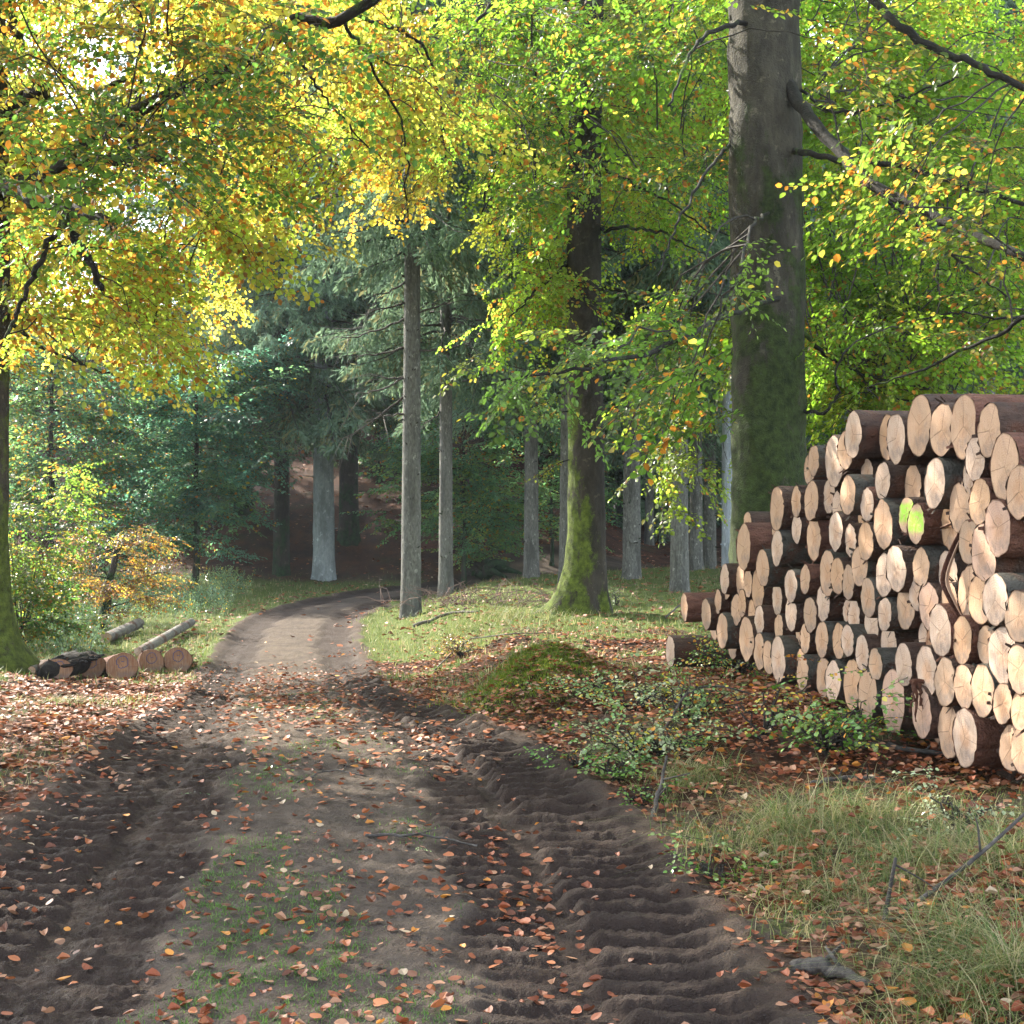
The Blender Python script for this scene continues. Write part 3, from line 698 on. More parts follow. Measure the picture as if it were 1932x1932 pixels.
def far_forest():
    rng = np.random.default_rng(55); mb = MB(); V0, Q0, C0 = [], [], []
    protos = []
    for s in range(3):
        m = spruce_crown(70+s, 20, 1.5, 3.1, dens=6, blade=.34, wid=.055, nb=5, tpb=12); protos.append((np.vstack(m.V), np.vstack(m.Q), np.concatenate(m.M), np.vstack(m.C)))
    spots = []
    for i in range(130):
        y = rng.uniform(52, 84); u = rng.uniform(-.46, .46); x = u*y
        if -.31 < u < -.25 or (u < -.2 and rng.random() < .55): continue
        if .26 < u < .31 and rng.random() < .7: continue
        spots.append((x, y))
    for x, y in spots:
        V, Q, M, C = protos[rng.integers(3)]; a = rng.uniform(0, 6); s = rng.uniform(.8, 1.2); c_, s_ = cos(a), sin(a)
        z = float(macro(np.array([x]), np.array([y]))[0])
        W = np.stack([V[:, 0]*c_-V[:, 1]*s_, V[:, 0]*s_+V[:, 1]*c_, V[:, 2]], 1)*s+[x, y, z-.2]
        mb.V.append(W); q = Q+mb.n; q[Q < 0] = -1; mb.Q.append(q); mb.M.append(M); mb.C.append(C*rng.uniform(.7, 1.2)); mb.n += len(W)
        tube(mb, [(x, y, z-.3), (x, y, z+16)], [.26, .08], 8, 2)
    o = mb.build('forest', [M_NEEDLE, M_STICK, M_SPRUCE], smooth=False); tag(o, 'dark spruce wood closing the view behind the track', 'forest', kind='stuff')
far_forest()

# ------------------------------------------------------------------ log stack
def bark_log_material(name, ca, cb, lich):
    t = NT(name); v = t.mapped((.35, 1, 1)); n1 = t.noise(16, 6, .7, v); n2 = t.noise(3.2, 4, .6, t.obj(), .5); n3 = t.noise(70, 3, .6, t.obj())
    c = t.ramp(n1, [(.3, ca), (.68, cb)])
    c = t.mix(t.ramp(n2, [(.52, 0.), (.62, .75)]), c, (.10, .042, .024))
    c = t.mix(t.ramp(t.math('ADD', n2, t.math('MULTIPLY', n3, .25)), [(lich, 0.), (lich+.07, .8)]), c, (.10, .14, .11))
    t.bsdf(c, .85, t.math('ADD', n1, t.math('MULTIPLY', n3, .5)), 1.0, .05, spec=.2); return t.m
BARKS = {'r': bark_log_material('reddish_bark', (.060, .024, .015), (.19, .085, .055), .9),
         'k': bark_log_material('dark_bark_log', (.030, .018, .013), (.105, .062, .044), .8),
         'g': bark_log_material('grey_green_bark', (.040, .036, .028), (.11, .098, .078), .76)}
BARKS['p'] = bark_log_material('bleached_bark', (.12, .11, .10), (.26, .24, .21), .9)
def face_material():
    t = NT('sawn_wood'); ob = t.obj(); oi = t.n('ObjectInfo'); sp = t.n('SeparateXYZ'); t.l(ob, sp.inputs[0])
    nz = t.noise(5, 3, .6, ob)
    r = t.math('SQRT', t.math('ADD', t.math('POWER', sp.outputs[1], 2), t.math('POWER', sp.outputs[2], 2)))
    rings = t.math('SINE', t.math('ADD', t.math('MULTIPLY', r, 520), t.math('MULTIPLY', nz, 9)))
    big = t.noise(6, 5, .65, ob, .4)
    mp = t.n('Mapping'); mp.inputs['Scale'].default_value = (1, 22, 1.2); mp.inputs['Rotation'].default_value = (.6, 0, 0); t.l(ob, mp.inputs[0])
    saw = t.noise(5, 3, .6, mp.outputs[0])
    gr = t.noise(160, 2, .7, ob)
    c = t.mix(t.ramp(big, [(.35, 0.), (.7, 1.)]), oi.outputs['Color'], t.mix(.55, oi.outputs['Color'], (.30, .16, .085)))
    c = t.mix(t.math('MULTIPLY', t.math('ADD', rings, 1), .16), c, (.30, .17, .09))
    c = t.mix(t.math('MULTIPLY', t.ramp(saw, [(.45, 0.), (.65, 1.)]), .5), c, (.33, .22, .14))
    c = t.mix(t.ramp(gr, [(.56, 0.), (.70, .6)]), c, (.16, .09, .05))
    st = t.noise(3.1, 4, .7, ob, .8)
    c = t.mix(t.ramp(st, [(.52, 0.), (.66, .7)]), c, (.13, .105, .095))
    rd = oi.outputs['Random']
    core = t.math('MULTIPLY', t.ramp(t.math('ADD', r, t.math('MULTIPLY', nz, .03)), [(.055, 1.), (.085, 0.)]), t.math('MULTIPLY', rd, .5))
    c = t.mix(core, c, (.33, .17, .085))
    an = t.math('ARCTAN2', sp.outputs[1], sp.outputs[2])
    ck = t.math('ABSOLUTE', t.math('SINE', t.math('ADD', t.math('MULTIPLY', an, 1.5), t.math('ADD', t.math('MULTIPLY', rd, 40), t.math('MULTIPLY', nz, .5)))))
    ck = t.math('ADD', t.math('MULTIPLY', ck, r), t.math('MULTIPLY', t.noise(9, 2, .5, ob), .006))
    c = t.mix(t.math('MULTIPLY', t.ramp(ck, [(.0035, 1.), (.0055, 0.)]), .7), c, (.07, .045, .03))
    a = t.n('Attribute', attribute_name='Col'); sc = t.n('SeparateColor'); t.l(a.outputs['Color'], sc.inputs[0])
    c = t.mix(sc.outputs[0], (.09, .045, .025), c)
    pm = t.math('MULTIPLY', sc.outputs[1], t.ramp(t.noise(38, 5, .75, ob), [(.36, 0.), (.50, .95)]))
    c = t.mix(pm, c, (.23, .44, .04))
    t.bsdf(c, .8, t.math('ADD', saw, t.math('MULTIPLY', gr, .6)), .5, .006, spec=.2); return t.m
M_FACE = face_material()
FACE_COL = {'t': (.42, .28, .19), 'w': (.48, .375, .305), 'o': (.40, .25, .15), 'd': (.28, .205, .15), 'p': (.43, .285, .225), 'n': (.13, .046, .023)}

def make_log(name, P, axis, r, length, bark, face, seed, paint=False, faces=('front',), squash=1.0, blue=False):
    """log lying along axis from its sawn face at P. local x runs along the log"""
    rng = np.random.default_rng(seed); n = 30; ph = rng.uniform(0, 9)
    th = np.arange(n)*2*pi/n
    prof = 1+.09*(fbm(np.cos(th)*1.2+ph, np.sin(th)*1.2+ph, seed, 3)-.5)*2+.045*np.cos(2*th+ph)
    xs = np.concatenate([[0, .02], np.linspace(.10, length-.05, 14), [length]])
    ls = 1+.06*(fbm(xs[:, None]*3+np.cos(th)[None]*1.6+ph, np.sin(th)[None]*1.6+ph*2, seed+5, 3)-.5)*2
    rag = np.zeros((len(xs), n)); rag[0] = -rng.uniform(0, .014, n)
    rr = r*prof[None]*ls*(1-.02*xs/3)[:, None]; rr[0] *= .985
    V = np.stack([np.tile(xs[:, None], (1, n))+rag, rr*np.cos(th)[None], rr*np.sin(th)[None]*squash], -1)
    mb = MB(); idx = np.arange(V.shape[0]*n).reshape(-1, n); a = idx[:-1]; b = np.roll(a, -1, 1); d = idx[1:]; e = np.roll(d, -1, 1)
    mb.add(V.reshape(-1, 3), np.stack([a, d, e, b], -1).reshape(-1, 4))
    for k in range(rng.integers(1, 5)):     # ragged bark flakes by the cut
        a0 = rng.uniform(0, 2*pi); L = rng.uniform(.03, .10); p = np.array([.02, r*cos(a0), r*sin(a0)*squash])
        o = np.array([-.01-rng.uniform(0, .02), cos(a0)*.02, sin(a0)*.02]); w = np.array([0, -sin(a0), cos(a0)])*.012
        mb.add([p-w, p+w, p+o*1.5+w*.6, p+o*1.5-w*.6], [[0, 1, 2, 3]])
    log = mb.build(name, BARKS[bark])
    ax = norm(np.asarray(axis, float)); up = np.array([0, 0, 1.]); yv = norm(np.cross(up, ax)); zv = np.cross(ax, yv)
    Mx = Matrix(((ax[0], yv[0], zv[0], P[0]), (ax[1], yv[1], zv[1], P[1]), (ax[2], yv[2], zv[2], P[2]), (0, 0, 0, 1)))
    log.matrix_world = Mx
    def disc(x, sgn, rrow, nm):
        rings = np.array([0, .25, .5, .75, .93, .99]); D = []; C = []
        for j, f in enumerate(rings):
            bump = rng.normal(0, .0016, n) if j else np.zeros(n)
            D.append(np.stack([np.full(n, x-sgn*.006)+bump, rrow*f*np.cos(th), rrow*f*np.sin(th)*squash], -1))
            pv = 0
            zz = np.sin(th)*f; yy = np.cos(th)*f
            pv = (1-ss(.40, .62, np.abs(zz-.12)))*(1-ss(.75, .95, np.abs(yy))) if paint else np.zeros(n)
            C.append(np.stack([np.full(n, 0.25 if f > .97 else 1.), pv, np.zeros(n)], -1))
        D = np.array(D); idx = np.arange(len(rings)*n).reshape(-1, n); a = idx[:-1]; b = np.roll(a, -1, 1); d = idx[1:]; e = np.roll(d, -1, 1)
        q = np.stack([a, b, e, d], -1).reshape(-1, 4)
        m2 = MB(); m2.add(D.reshape(-1, 3), q if sgn < 0 else q[:, ::-1], 0, np.vstack(C))
        f = m2.build(nm, M_FACE, parent=log); f.color = (*np.clip(np.array(FACE_COL[face])*rng.uniform(.9, 1.1), 0, 1), 1)
        return f
    disc(0, 1, rr[0], 'cut_face')
    if 'back' in faces: disc(length, -1, rr[-1], 'cut_face')
    return log

# survey of the sawn faces: crop, left, right, top, bottom, layer (2 sticks out .. 0 lies deep), wood, bark
SURV = '''A 330 410 835 1118 2 t r|A 555 638 885 1208 1 d k|A 635 720 930 1300 0 d k|A 683 755 795 1040 1 t k|A 160 292 1265 1595 2 w k|A 718 808 1035 1410 2 t g|A 820 912 1180 1500 0 d k
A 948 1078 1070 1535 2 t k|A 740 832 530 838 2 w k|A 778 838 700 890 0 t k|A 860 955 835 1165 2 t g|A 925 1005 800 1068 1 o k|A 908 995 540 858 1 t r|A 990 1065 588 880 1 t k|A 1030 1105 905 1165 0 o k
A 1068 1195 590 1000 0 o k|A 1095 1195 960 1270 1 w k|A 918 1048 120 590 2 t r|A 1112 1248 380 765 2 t g|A 1265 1390 185 548 2 w g|A 985 1065 -10 250 0 t k|A 1090 1200 1245 1615 2 t g|A 1198 1285 1318 1675 1 t k
A 1280 1398 1285 1732 2 w g|A 1262 1398 720 1055 0 w k|A 1405 1532 580 930 2 w g|A 1570 1665 535 840 2 t r|A 1408 1540 870 1225 1 w k|A 1300 1390 1045 1320 0 t k|A 1535 1620 1035 1370 0 t k|A 1565 1670 1145 1445 1 t k
A 1610 1728 865 1245 2 d k|A 1738 1868 738 1115 2 w k|A 1740 1845 1125 1490 2 t g|A 1535 1645 1475 1825 2 t g|A 1535 1620 1415 1700 0 o k|A 1478 1582 10 310 1 w k|A 1630 1788 30 480 1 t r|A 1780 1915 400 850 2 t g
A 1758 1865 1490 1905 1 t g|A 1840 1966 1524 1952 2 w g|D 475 630 770 1215 2 t k|D 705 803 765 1070 1 t k|D 835 980 710 1110 2 t k|D 498 590 1080 1330 0 t k|D 882 982 335 655 2 t g|D 848 930 430 740 0 t k
D 1058 1222 248 768 2 w k|D 1190 1325 185 590 1 t k|D 1038 1150 690 1035 0 w k|D 1140 1225 815 1155 1 w k|D 1225 1345 645 1060 2 t g|D 1408 1560 480 820 0 w k|D 1432 1540 775 1125 2 w r|D 1408 1490 960 1180 0 o k
D 1405 1537 1135 1525 2 o k|D 1080 1240 1030 1425 1 w k|D 1248 1378 1155 1482 1 w k|D 1335 1480 1375 1795 2 t g|D 1558 1740 905 1395 2 t g|D 1593 1725 1455 1895 2 w k|D 1708 1857 1370 1850 2 w k
D 1120 1235 1490 1875 1 o k|D 1238 1345 1580 1925 1 d k|B 105 260 255 710 2 w k|B 478 590 295 735 0 o k|B 555 690 285 765 2 w k|B 762 965 85 690 2 t k|B 1035 1160 165 705 1 t k|B 1228 1408 85 720 2 t r
B 1490 1682 180 715 2 t k|B 1350 1535 510 960 1 w k|B 1345 1450 760 1095 0 w k|B 1635 1855 495 1140 2 t r|B 1805 1980 810 1340 2 t k|B 435 540 765 1155 2 w k|B 705 890 800 1230 0 t k|B 935 1108 735 1240 2 w g
B 1183 1388 980 1500 0 t k|B 1105 1310 1150 1680 0 o k|B 1403 1565 940 1405 2 o r|B 1555 1790 1160 1725 2 p r|B 1305 1460 1350 1830 1 d k|B 1425 1630 1420 1985 2 p k|B 678 778 1125 1495 1 L k|B 775 885 1200 1610 2 L r
B 820 942 1650 2050 1 t g|B 1075 1240 1690 2140 0 w k|C 1040 1165 70 425 0 t k|C 1240 1365 -96 435 1 t k|C 1320 1470 0 475 2 o k|C 1470 1615 -10 492 2 w g|C 1695 1850 140 660 2 d k|C 1395 1535 480 870 0 d k
C 1510 1720 490 1050 2 w k|C 1690 1850 675 1140 2 t k|C 1145 1305 410 848 2 o r|C 943 1078 305 780 2 w r|C 830 975 75 525 1 p k|C 735 830 5 345 1 w k|C 615 738 110 525 1 d k|C 422 525 215 545 2 w g|C 258 375 35 410 2 d g
C 108 245 238 555 1 w k|C 78 170 235 480 0 w k|C 285 410 300 645 0 w k|C 445 585 470 838 0 w k|C 880 1030 480 828 0 n r|C 830 900 515 700 0 w k|C 590 728 665 1070 2 w k|C 803 965 695 1165 2 w k|C 978 1140 800 1265 2 d k
C 1165 1312 860 1290 2 t k|C 1330 1512 880 1365 2 t g|C 1535 1700 1045 1440 2 t k|C 1715 1850 1140 1490 2 o k|C -15 77 465 805 1 o g|C 72 162 480 795 2 w g|C 203 312 585 920 2 w k|C 328 442 705 1020 1 d g|C 100 228 830 1290 2 o k
C 230 388 915 1385 2 t g|C 458 658 930 1505 2 p k|C 738 928 1085 1558 2 p k|C 968 1080 1160 1650 0 t g|C 1020 1170 1260 1760 1 t k|C 1163 1340 1300 1840 2 w r|C 1635 1750 1450 1900 1 t k|C 1735 1860 1480 1910 1 t k'''
CROPS = {'A': (2596, 2050, 750/1932), 'B': (3346, 1550, 750/1932), 'C': (3346, 2300, 750/1811), 'D': (2896, 1650, 750/1932)}
AX = R(84); AXIS = np.array([sin(AX-R(3)), cos(AX-R(3)), 0.])
def build_stack():
    S = []
    for row in SURV.replace('\n', '|').split('|'):
        k, xl, xr, yt, yb, ly, wood, bark = row.split(); ox, oy, sc = CROPS[k]; g = 4096/1932
        S.append([(ox+(float(xl)+float(xr))/2*sc)/g, (oy+(float(yt)+float(yb))/2*sc)/g, (float(yb)-float(yt))*sc/g, int(ly), wood, bark])
    n = len(S); px = np.array([s[0] for s in S]); py = np.array([s[1] for s in S]); hh = np.array([s[2] for s in S]); ly = np.array([s[3] for s in S])
    T = np.where(ly == 2, .04, np.where(ly == 1, 0, -.07)) + RNG.uniform(-.015, .015, n)
    tl = math.tan(pi/2-AX)
    def solve(T):
        u = (px-966)/F; x0 = 1.5-T                       # line of the stack's front, moved out by T
        d = (x0+14.4*tl)/(u+tl); X = u*d; Z = CAMZ-(py-HOR)/F*d
        s = (14.4-d)/cos(pi/2-AX); return X, d, Z, s, hh/2*d/F
    for it in range(160):
        X, d, Z, s, r = solve(T); ds = s[:, None]-s[None]; dz = Z[:, None]-Z[None]
        dist = np.hypot(ds, dz)+np.eye(n)*9; ov = (r[:, None]+r[None])*.97-dist
        ov = np.where(ov > 0, ov, 0); dirn = np.sign(ds)+(ds == 0)
        push = (ov*dirn*(np.abs(ds)/np.maximum(dist, 1e-6))).sum(1)
        T = np.clip(T+.02*push, -.22, .16)
    X, d, Z, s, r = solve(T)
    r = np.clip(r*1.05, .088, .2)
    words = ['first', 'second', 'third', 'fourth', 'fifth', 'sixth', 'seventh', 'eighth', 'ninth', 'tenth', 'eleventh', 'twelfth', 'thirteenth', 'fourteenth', 'fifteenth', 'sixteenth', 'seventeenth', 'eighteenth', 'nineteenth', 'twentieth', 'twenty-first', 'twenty-second', 'twenty-third', 'twenty-fourth', 'twenty-fifth', 'twenty-sixth']
    lay = np.clip(((Z-.12)/.2).astype(int), 0, 11)
    bw = {'r': 'reddish bark', 'k': 'dark bark', 'g': 'grey-green bark'}
    ww = {'t': 'tan', 'w': 'pale', 'o': 'orange-tan', 'd': 'dirty', 'p': 'pinkish', 'n': 'red-brown', 'L': 'lime-painted'}
    for i in range(n):
        wood = S[i][4]; row = [j for j in range(n) if lay[j] == lay[i]]; row.sort(key=lambda j: px[j]); o = row.index(i)
        ax = AXIS+np.array([0, RNG.normal(0, .012), RNG.normal(0, .008)])
        lg = make_log('log', (X[i], d[i], Z[i]), ax, r[i], RNG.uniform(2.9, 3.15), S[i][5], 't' if wood == 'L' else wood, 1000+i, wood == 'L')
        sz = 'thick' if r[i] > .145 else ('thin' if r[i] < .095 else 'middling')
        if wood == 'L': lb = 'log with lime paint sprayed on its end, '+('left' if px[i] < 1695 else 'right')+' of the painted pair in the stack'
        else: lb = f'{sz} {ww[wood]} faced log with {bw[S[i][5]]}, layer {int(lay[i])+1} up the stack, {words[o]} from left'
        tag(lg, lb, 'log', 'logs stacked at the right of the track')
        global LAST
    # logs of the stack that run on past the right edge of the picture
    # two bearers that carry the stack
    for off, lb in ((.35, 'front bearer log lying under the stack, along its sawn ends'), (2.3, 'rear bearer log lying under the stack, away from the sawn ends')):
        p0 = np.array([1.62, 13.4, 0])+AXIS*off; dr = np.array([sin(pi/2-AX), -cos(pi/2-AX), 0.])
        z0 = float(macro(np.array([p0[0]]), np.array([p0[1]]))[0])
        p0 = p0+dr*1.4; p0[2] = max(z0, .02)+.09
        lg = make_log('bearer_log', p0, dr+np.array([0, 0, .006]), .09, 6.6, 'k', 'd', 77); tag(lg, lb, 'log')
    # strip of torn bark hanging down the front
    mb = MB(); P = spline([at(1765, 1000, 8.1), at(1800, 985, 7.75), at(1828, 975, 7.7), at(1800, 1035, 7.65), at(1783, 1090, 7.62), at(1795, 1130, 7.6), at(1815, 1172, 7.6)], 26)
    w = np.concatenate([np.linspace(.004, .014, 8), np.linspace(.02, .032, 10), np.linspace(.034, .016, 8)])
    w = w*.55
    for sgn, ofs in ((1, 0), (-1, .012)):
        A = P+np.stack([w, w*.3, 0*w], 1); B = P-np.stack([w, w*-.3, 0*w], 1)
        if sgn < 0: A = A+[-.004, -.01, 0]; B = B+[.02, -.022, 0]
        V = np.stack([A, (A+B)/2+[0, .015, 0], B], 1).reshape(-1, 3); k = len(P); idx = np.arange(k*3).reshape(k, 3)
        q = np.stack([idx[:-1, :-1], idx[:-1, 1:], idx[1:, 1:], idx[1:, :-1]], -1).reshape(-1, 4); mb.add(V, q, 0 if sgn > 0 else 1)
    tn = NT('torn_bark_inside'); tn.bsdf(tn.mix(tn.noise(14, 4, .6, tn.mapped((1, 1, .2))), (.30, .17, .10), (.5, .33, .22)), .8)
    o = mb.build('bark_strip', [BARKS['r'], tn.m]); sd = o.modifiers.new('thick', 'SOLIDIFY'); sd.thickness = .006
    tag(o, 'long curled strip of torn bark hanging down the front of the stack', 'bark strip')
    return S
build_stack()

# ------------------------------------------------------------------ logs lying on the left
def left_logs():
    tb = NT('blue_mark'); tb.bsdf((.03, .05, .13), .9)
    spec = [(336, 1246, 26, 'reddish log with a blue ring, rightmost of the cut logs left of the track', 1.0),
            (286, 1249, 24, 'reddish log with a blue ring, second from right in the left row', 1.0),
            (231, 1258, 29, 'reddish log with a blue ring nearest its top, middle of the left row', .95),
            (172, 1258, 27, 'dark log with a blue mark behind the rotten stump piece', .85),
            (112, 1262, 25, 'dim log with blue scrawl, leftmost of the row by the mossy foot', .8)]
    for i, (px, py, rp, lb, sq) in enumerate(spec):
        b = ground(px, py+rp*.86); r = rp/F*b[1]; p = b+np.array([0, 0, r*.86])
        ax = norm(np.array([p[0]/p[1]-.03*i, 1, -.115]))
        lg = make_log('log', p, ax, r, 2.6, 'r' if i < 3 else 'k', 'n', 300+i, squash=sq, faces=('front', 'back')); tag(lg, lb, 'log', 'cut logs left of the track')
        mb = MB(); th = np.linspace(0, 2*pi, 25); rr = r*.42
        ring = np.stack([np.full(25, -.016), rr*np.cos(th)*.85, r*.30+rr*np.sin(th)], 1)*np.array([1, 1, sq]); ring += np.random.default_rng(i).normal(0, .004, ring.shape)*[0, 1, 1]
        if i == 4: ring = ring[:15]
        tube(mb, ring, r*.022, 5)
        dash = np.array([[-.016, -r*.10, r*.34*sq], [-.016, r*.08, r*.35*sq]]); tube(mb, dash, r*.02, 5)
        mb.build('paint_mark', tb.m, parent=lg)
    # pale barked logs in the weeds behind
    for (x1, y1, x2, y2, w, lb, bk) in [(262, 1232, 361, 1187, 9, 'long pale log lying slantwise in the weeds behind the row', 'g'), (200, 1205, 262, 1190, 11, 'short grey log half sunk in the weeds by the small tree', 'g'),
                                        (60, 1268, 140, 1252, 8, 'pale split log lying behind the leftmost cut logs', 'd')]:
        a = ground(x1, y1+w); b_ = ground(x2, y2+w*.6); r = w/F*a[1]; v = b_-a; L = np.linalg.norm(v)
        lg = make_log('log', b_+[0, 0, r*.9+.10], -v-np.array([0, 0, .08]), r, L, 'p', 'w', int(x1), faces=('front', 'back')); tag(lg, lb, 'log', 'logs lying in the weeds')
    # rotten black trunk piece
    mb = MB(); a = ground(75, 1283); b_ = ground(180, 1272); P = spline([a+[0, 0, .07], (a+b_)/2+[0, 0, .14], b_+[0, 0, .16]], 16)
    tube(mb, P, np.array([.04, .07, .09, .1, .11, .12, .12, .13, .13, .13, .13, .12, .12, .11, .1, .07])*.95, 14, lumpy=.5, seed=4)
    for k in range(9):
        q = P[4+k]; tube(mb, [q+[0, -.08, .02], q+[.25, -.12, .05+.02*(k % 3)]], [.03, .012], 5)
    o = mb.build('rotten_log', bark_material('rotten_wood', (.006, .005, .0045), (.030, .025, .021), 0, 0, (1, 1, 1), 18, bs=1.0)); tag(o, 'black rotten log lying by the mossy foot of the left beech', 'log')
left_logs()

# ------------------------------------------------------------------ shrubs, small trees, undergrowth
def shrub(name, base, H, W, label, cat, cols, aut, nst, nsp, group=None, scale=.8, trunk=None, lean=(0, 0), droop=.2, flat=.5, tpls=None, zlo=.1, mat=None):
    rng = np.random.default_rng(int(abs(base[0])*1000+base[1]*37)); base = np.asarray(base, float)
    root = empty(name, base); tag(root, label, cat, group); wood = MB(); leaf = MB()
    tops = []
    if trunk:
        P = spline([[0, 0, -.1], [lean[0]*.4, lean[1]*.4, H*.4], [lean[0], lean[1], H*.9]], 14); P[1:-1] += rng.normal(0, .02, (12, 3))
        rad = np.linspace(trunk, trunk*.35, 14); rad[0] *= 1.5
        tube(wood, P, rad, 10, lumpy=.15, seed=3); starts = P[4:]
    else: starts = np.zeros((1, 3))
    for i in range(nst):
        s = starts[rng.integers(len(starts))]; a = rng.uniform(0, 2*pi); rr = W*np.sqrt(rng.random())
        e = np.array([cos(a)*rr+lean[0], sin(a)*rr+lean[1], H*rng.uniform(zlo, 1)])
        if trunk: e[2] = min(H, s[2]+rng.uniform(-.15, .25)*H)
        P = spline([s, (s+e)/2+[0, 0, .15*H*flat], e], 9); P[1:-1] += rng.normal(0, .015, (7, 3)); tube(wood, P, np.linspace(.012 if trunk else .008, .003, 9), 4, cap=False)
        h = norm(np.array([e[0]-s[0], e[1]-s[1], 0])+1e-6)
        for k in range(nsp):
            p = P[rng.integers(3, 9)]; an = rng.normal(0, .9); d = [h[0]*cos(an)-h[1]*sin(an), h[0]*sin(an)+h[1]*cos(an), rng.normal(-droop+.2, .25)]
            tp = (tpls or SPRAYS); put_spray(leaf, rng, tp[rng.integers(len(tp))], p+rng.normal(0, .06, 3), d, norm(np.array([0, 0, 1.])+rng.normal(0, .35, 3)), scale*rng.uniform(.6, 1.1), cols[rng.integers(len(cols))], aut)
    wood.build('stems' if not trunk else 'trunk', M_DARKB if trunk else M_TWIG, parent=root); leaf.build('foliage', [mat or M_LEAF, M_TWIG], parent=root, smooth=False)
    return root
def gp(x, y): return np.array([x, y, float(macro(np.array([x]), np.array([y]))[0])])
shrub('small_tree', ground(188, 1188), 1.62, 1.1, 'small leaning tree with orange autumn leaves in the weeds', 'tree', [(.30, .15, .06), (.28, .19, .08), (.34, .21, .10), (.18, .20, .07)], .25, 34, 6, trunk=.10, lean=(.30, .1), scale=.6, droop=.45, flat=.10)
shrub('leafy_bush', ground(40, 1222), 2.7, 1.0, 'bright green glossy bush behind the mossy foot of the left beech', 'bush', [(.12, .26, .04), (.18, .32, .04), (.25, .34, .05)], .08, 46, 7, scale=.8, droop=.3)
shrub('understorey_beech', gp(-1.15, 37.0), 4.6, 1.9, 'layered green young beech behind the slender spruce', 'tree', [(.22, .45, .16), (.18, .40, .17), (.32, .50, .12)], .03, 80, 8, trunk=.07, scale=1.2, droop=.2, flat=.1)
shrub('understorey_beech', gp(1.0, 39.0), 4.2, 1.6, 'young green beech behind the straight spruce left of the mossy beech', 'tree', [(.25, .48, .15), (.20, .42, .16)], .05, 50, 7, trunk=.06, scale=1.2, droop=.2, flat=.1)
shrub('understorey_beech', gp(-7.5, 36.5), 5.6, 2.4, 'bluish green beech sapling hanging over the brown slope', 'tree', [(.14, .34, .20), (.13, .32, .20), (.20, .38, .15)], .02, 90, 9, trunk=.09, scale=1.4, droop=.25, flat=.1)
shrub('understorey_beech', gp(-10.5, 35), 6.0, 2.6, 'dim green tree behind the small orange one', 'tree', [(.14, .30, .12), (.21, .36, .10), (.11, .26, .14)], .08, 80, 8, trunk=.09, scale=1.4, droop=.25, flat=.2)
shrub('understorey_beech', gp(-12.8, 30), 5.0, 2.0, 'yellowing green tree at the left edge behind the bush', 'tree', [(.2, .3, .05), (.3, .34, .05), (.12, .22, .06)], .15, 70, 8, trunk=.08, scale=1.2, droop=.25, flat=.2)

shrub('understorey_beech', gp(-8.4, 41.5), 4.2, 2.0, 'dull green beech shoots on the brown slope left of the pale trunk', 'tree', [(.10, .24, .12), (.14, .26, .10)], .03, 60, 7, trunk=.06, scale=1.3, droop=.3, flat=.1)
shrub('understorey_beech', gp(-4.0, 46.0), 3.4, 2.2, 'dark green shrub on the slope between pale trunk and the spruce with dead branches', 'tree', [(.08, .18, .08), (.12, .20, .07)], .03, 60, 7, trunk=.05, scale=1.3, droop=.3, flat=.1)
shrub('understorey_beech', gp(-14.5, 40.0), 4.5, 2.2, 'grey-green tree high on the slope at far left', 'tree', [(.12, .26, .12), (.18, .3, .1)], .05, 60, 7, trunk=.07, scale=1.4, droop=.3, flat=.2)
def weeds():
    """soft grey-green nettles and brambles that fill the hollow: nobody could count them"""
    rng = np.random.default_rng(9); mb = MB()
    for i in range(900):
        px = rng.uniform(60, 470); py = rng.uniform(1085, 1245)
        if py > 1240 or (py > 1168 and px > 185): continue
        if px > 330+.9*(1200-py)*.9+60: continue
        g = ground_fast(px, py)
        h = rng.uniform(.25, .6)
        for k in range(3):
            a = rng.uniform(0, 6.28); d = np.array([cos(a)*.4, sin(a)*.4, 1.]); b = (.16, .26, .12) if rng.random() < .6 else (.22, .30, .10)
            put_spray(mb, rng, FINE[rng.integers(6)], g+rng.normal(0, .15, 3)*[1, 1, 0], d, norm(rng.normal(0, 1, 3)), h*1.3, b, .02)
    o = mb.build('weeds', [M_BRAMBLE, M_TWIG], smooth=False); tag(o, 'grey-green nettles filling the hollow left of the track', 'weeds', kind='stuff')
_gx = np.linspace(-.36, .36, 73)
def ground_fast(px, py):
    dx, dz = (px-966)/F, -(py-HOR)/F; d = np.linspace(8, 45, 260); g = macro(dx*d, d)-(CAMZ+dz*d); i = max(1, np.argmax(g > 0)); d = d[i]
    return np.array([dx*d, d, CAMZ+dz*d])
weeds()

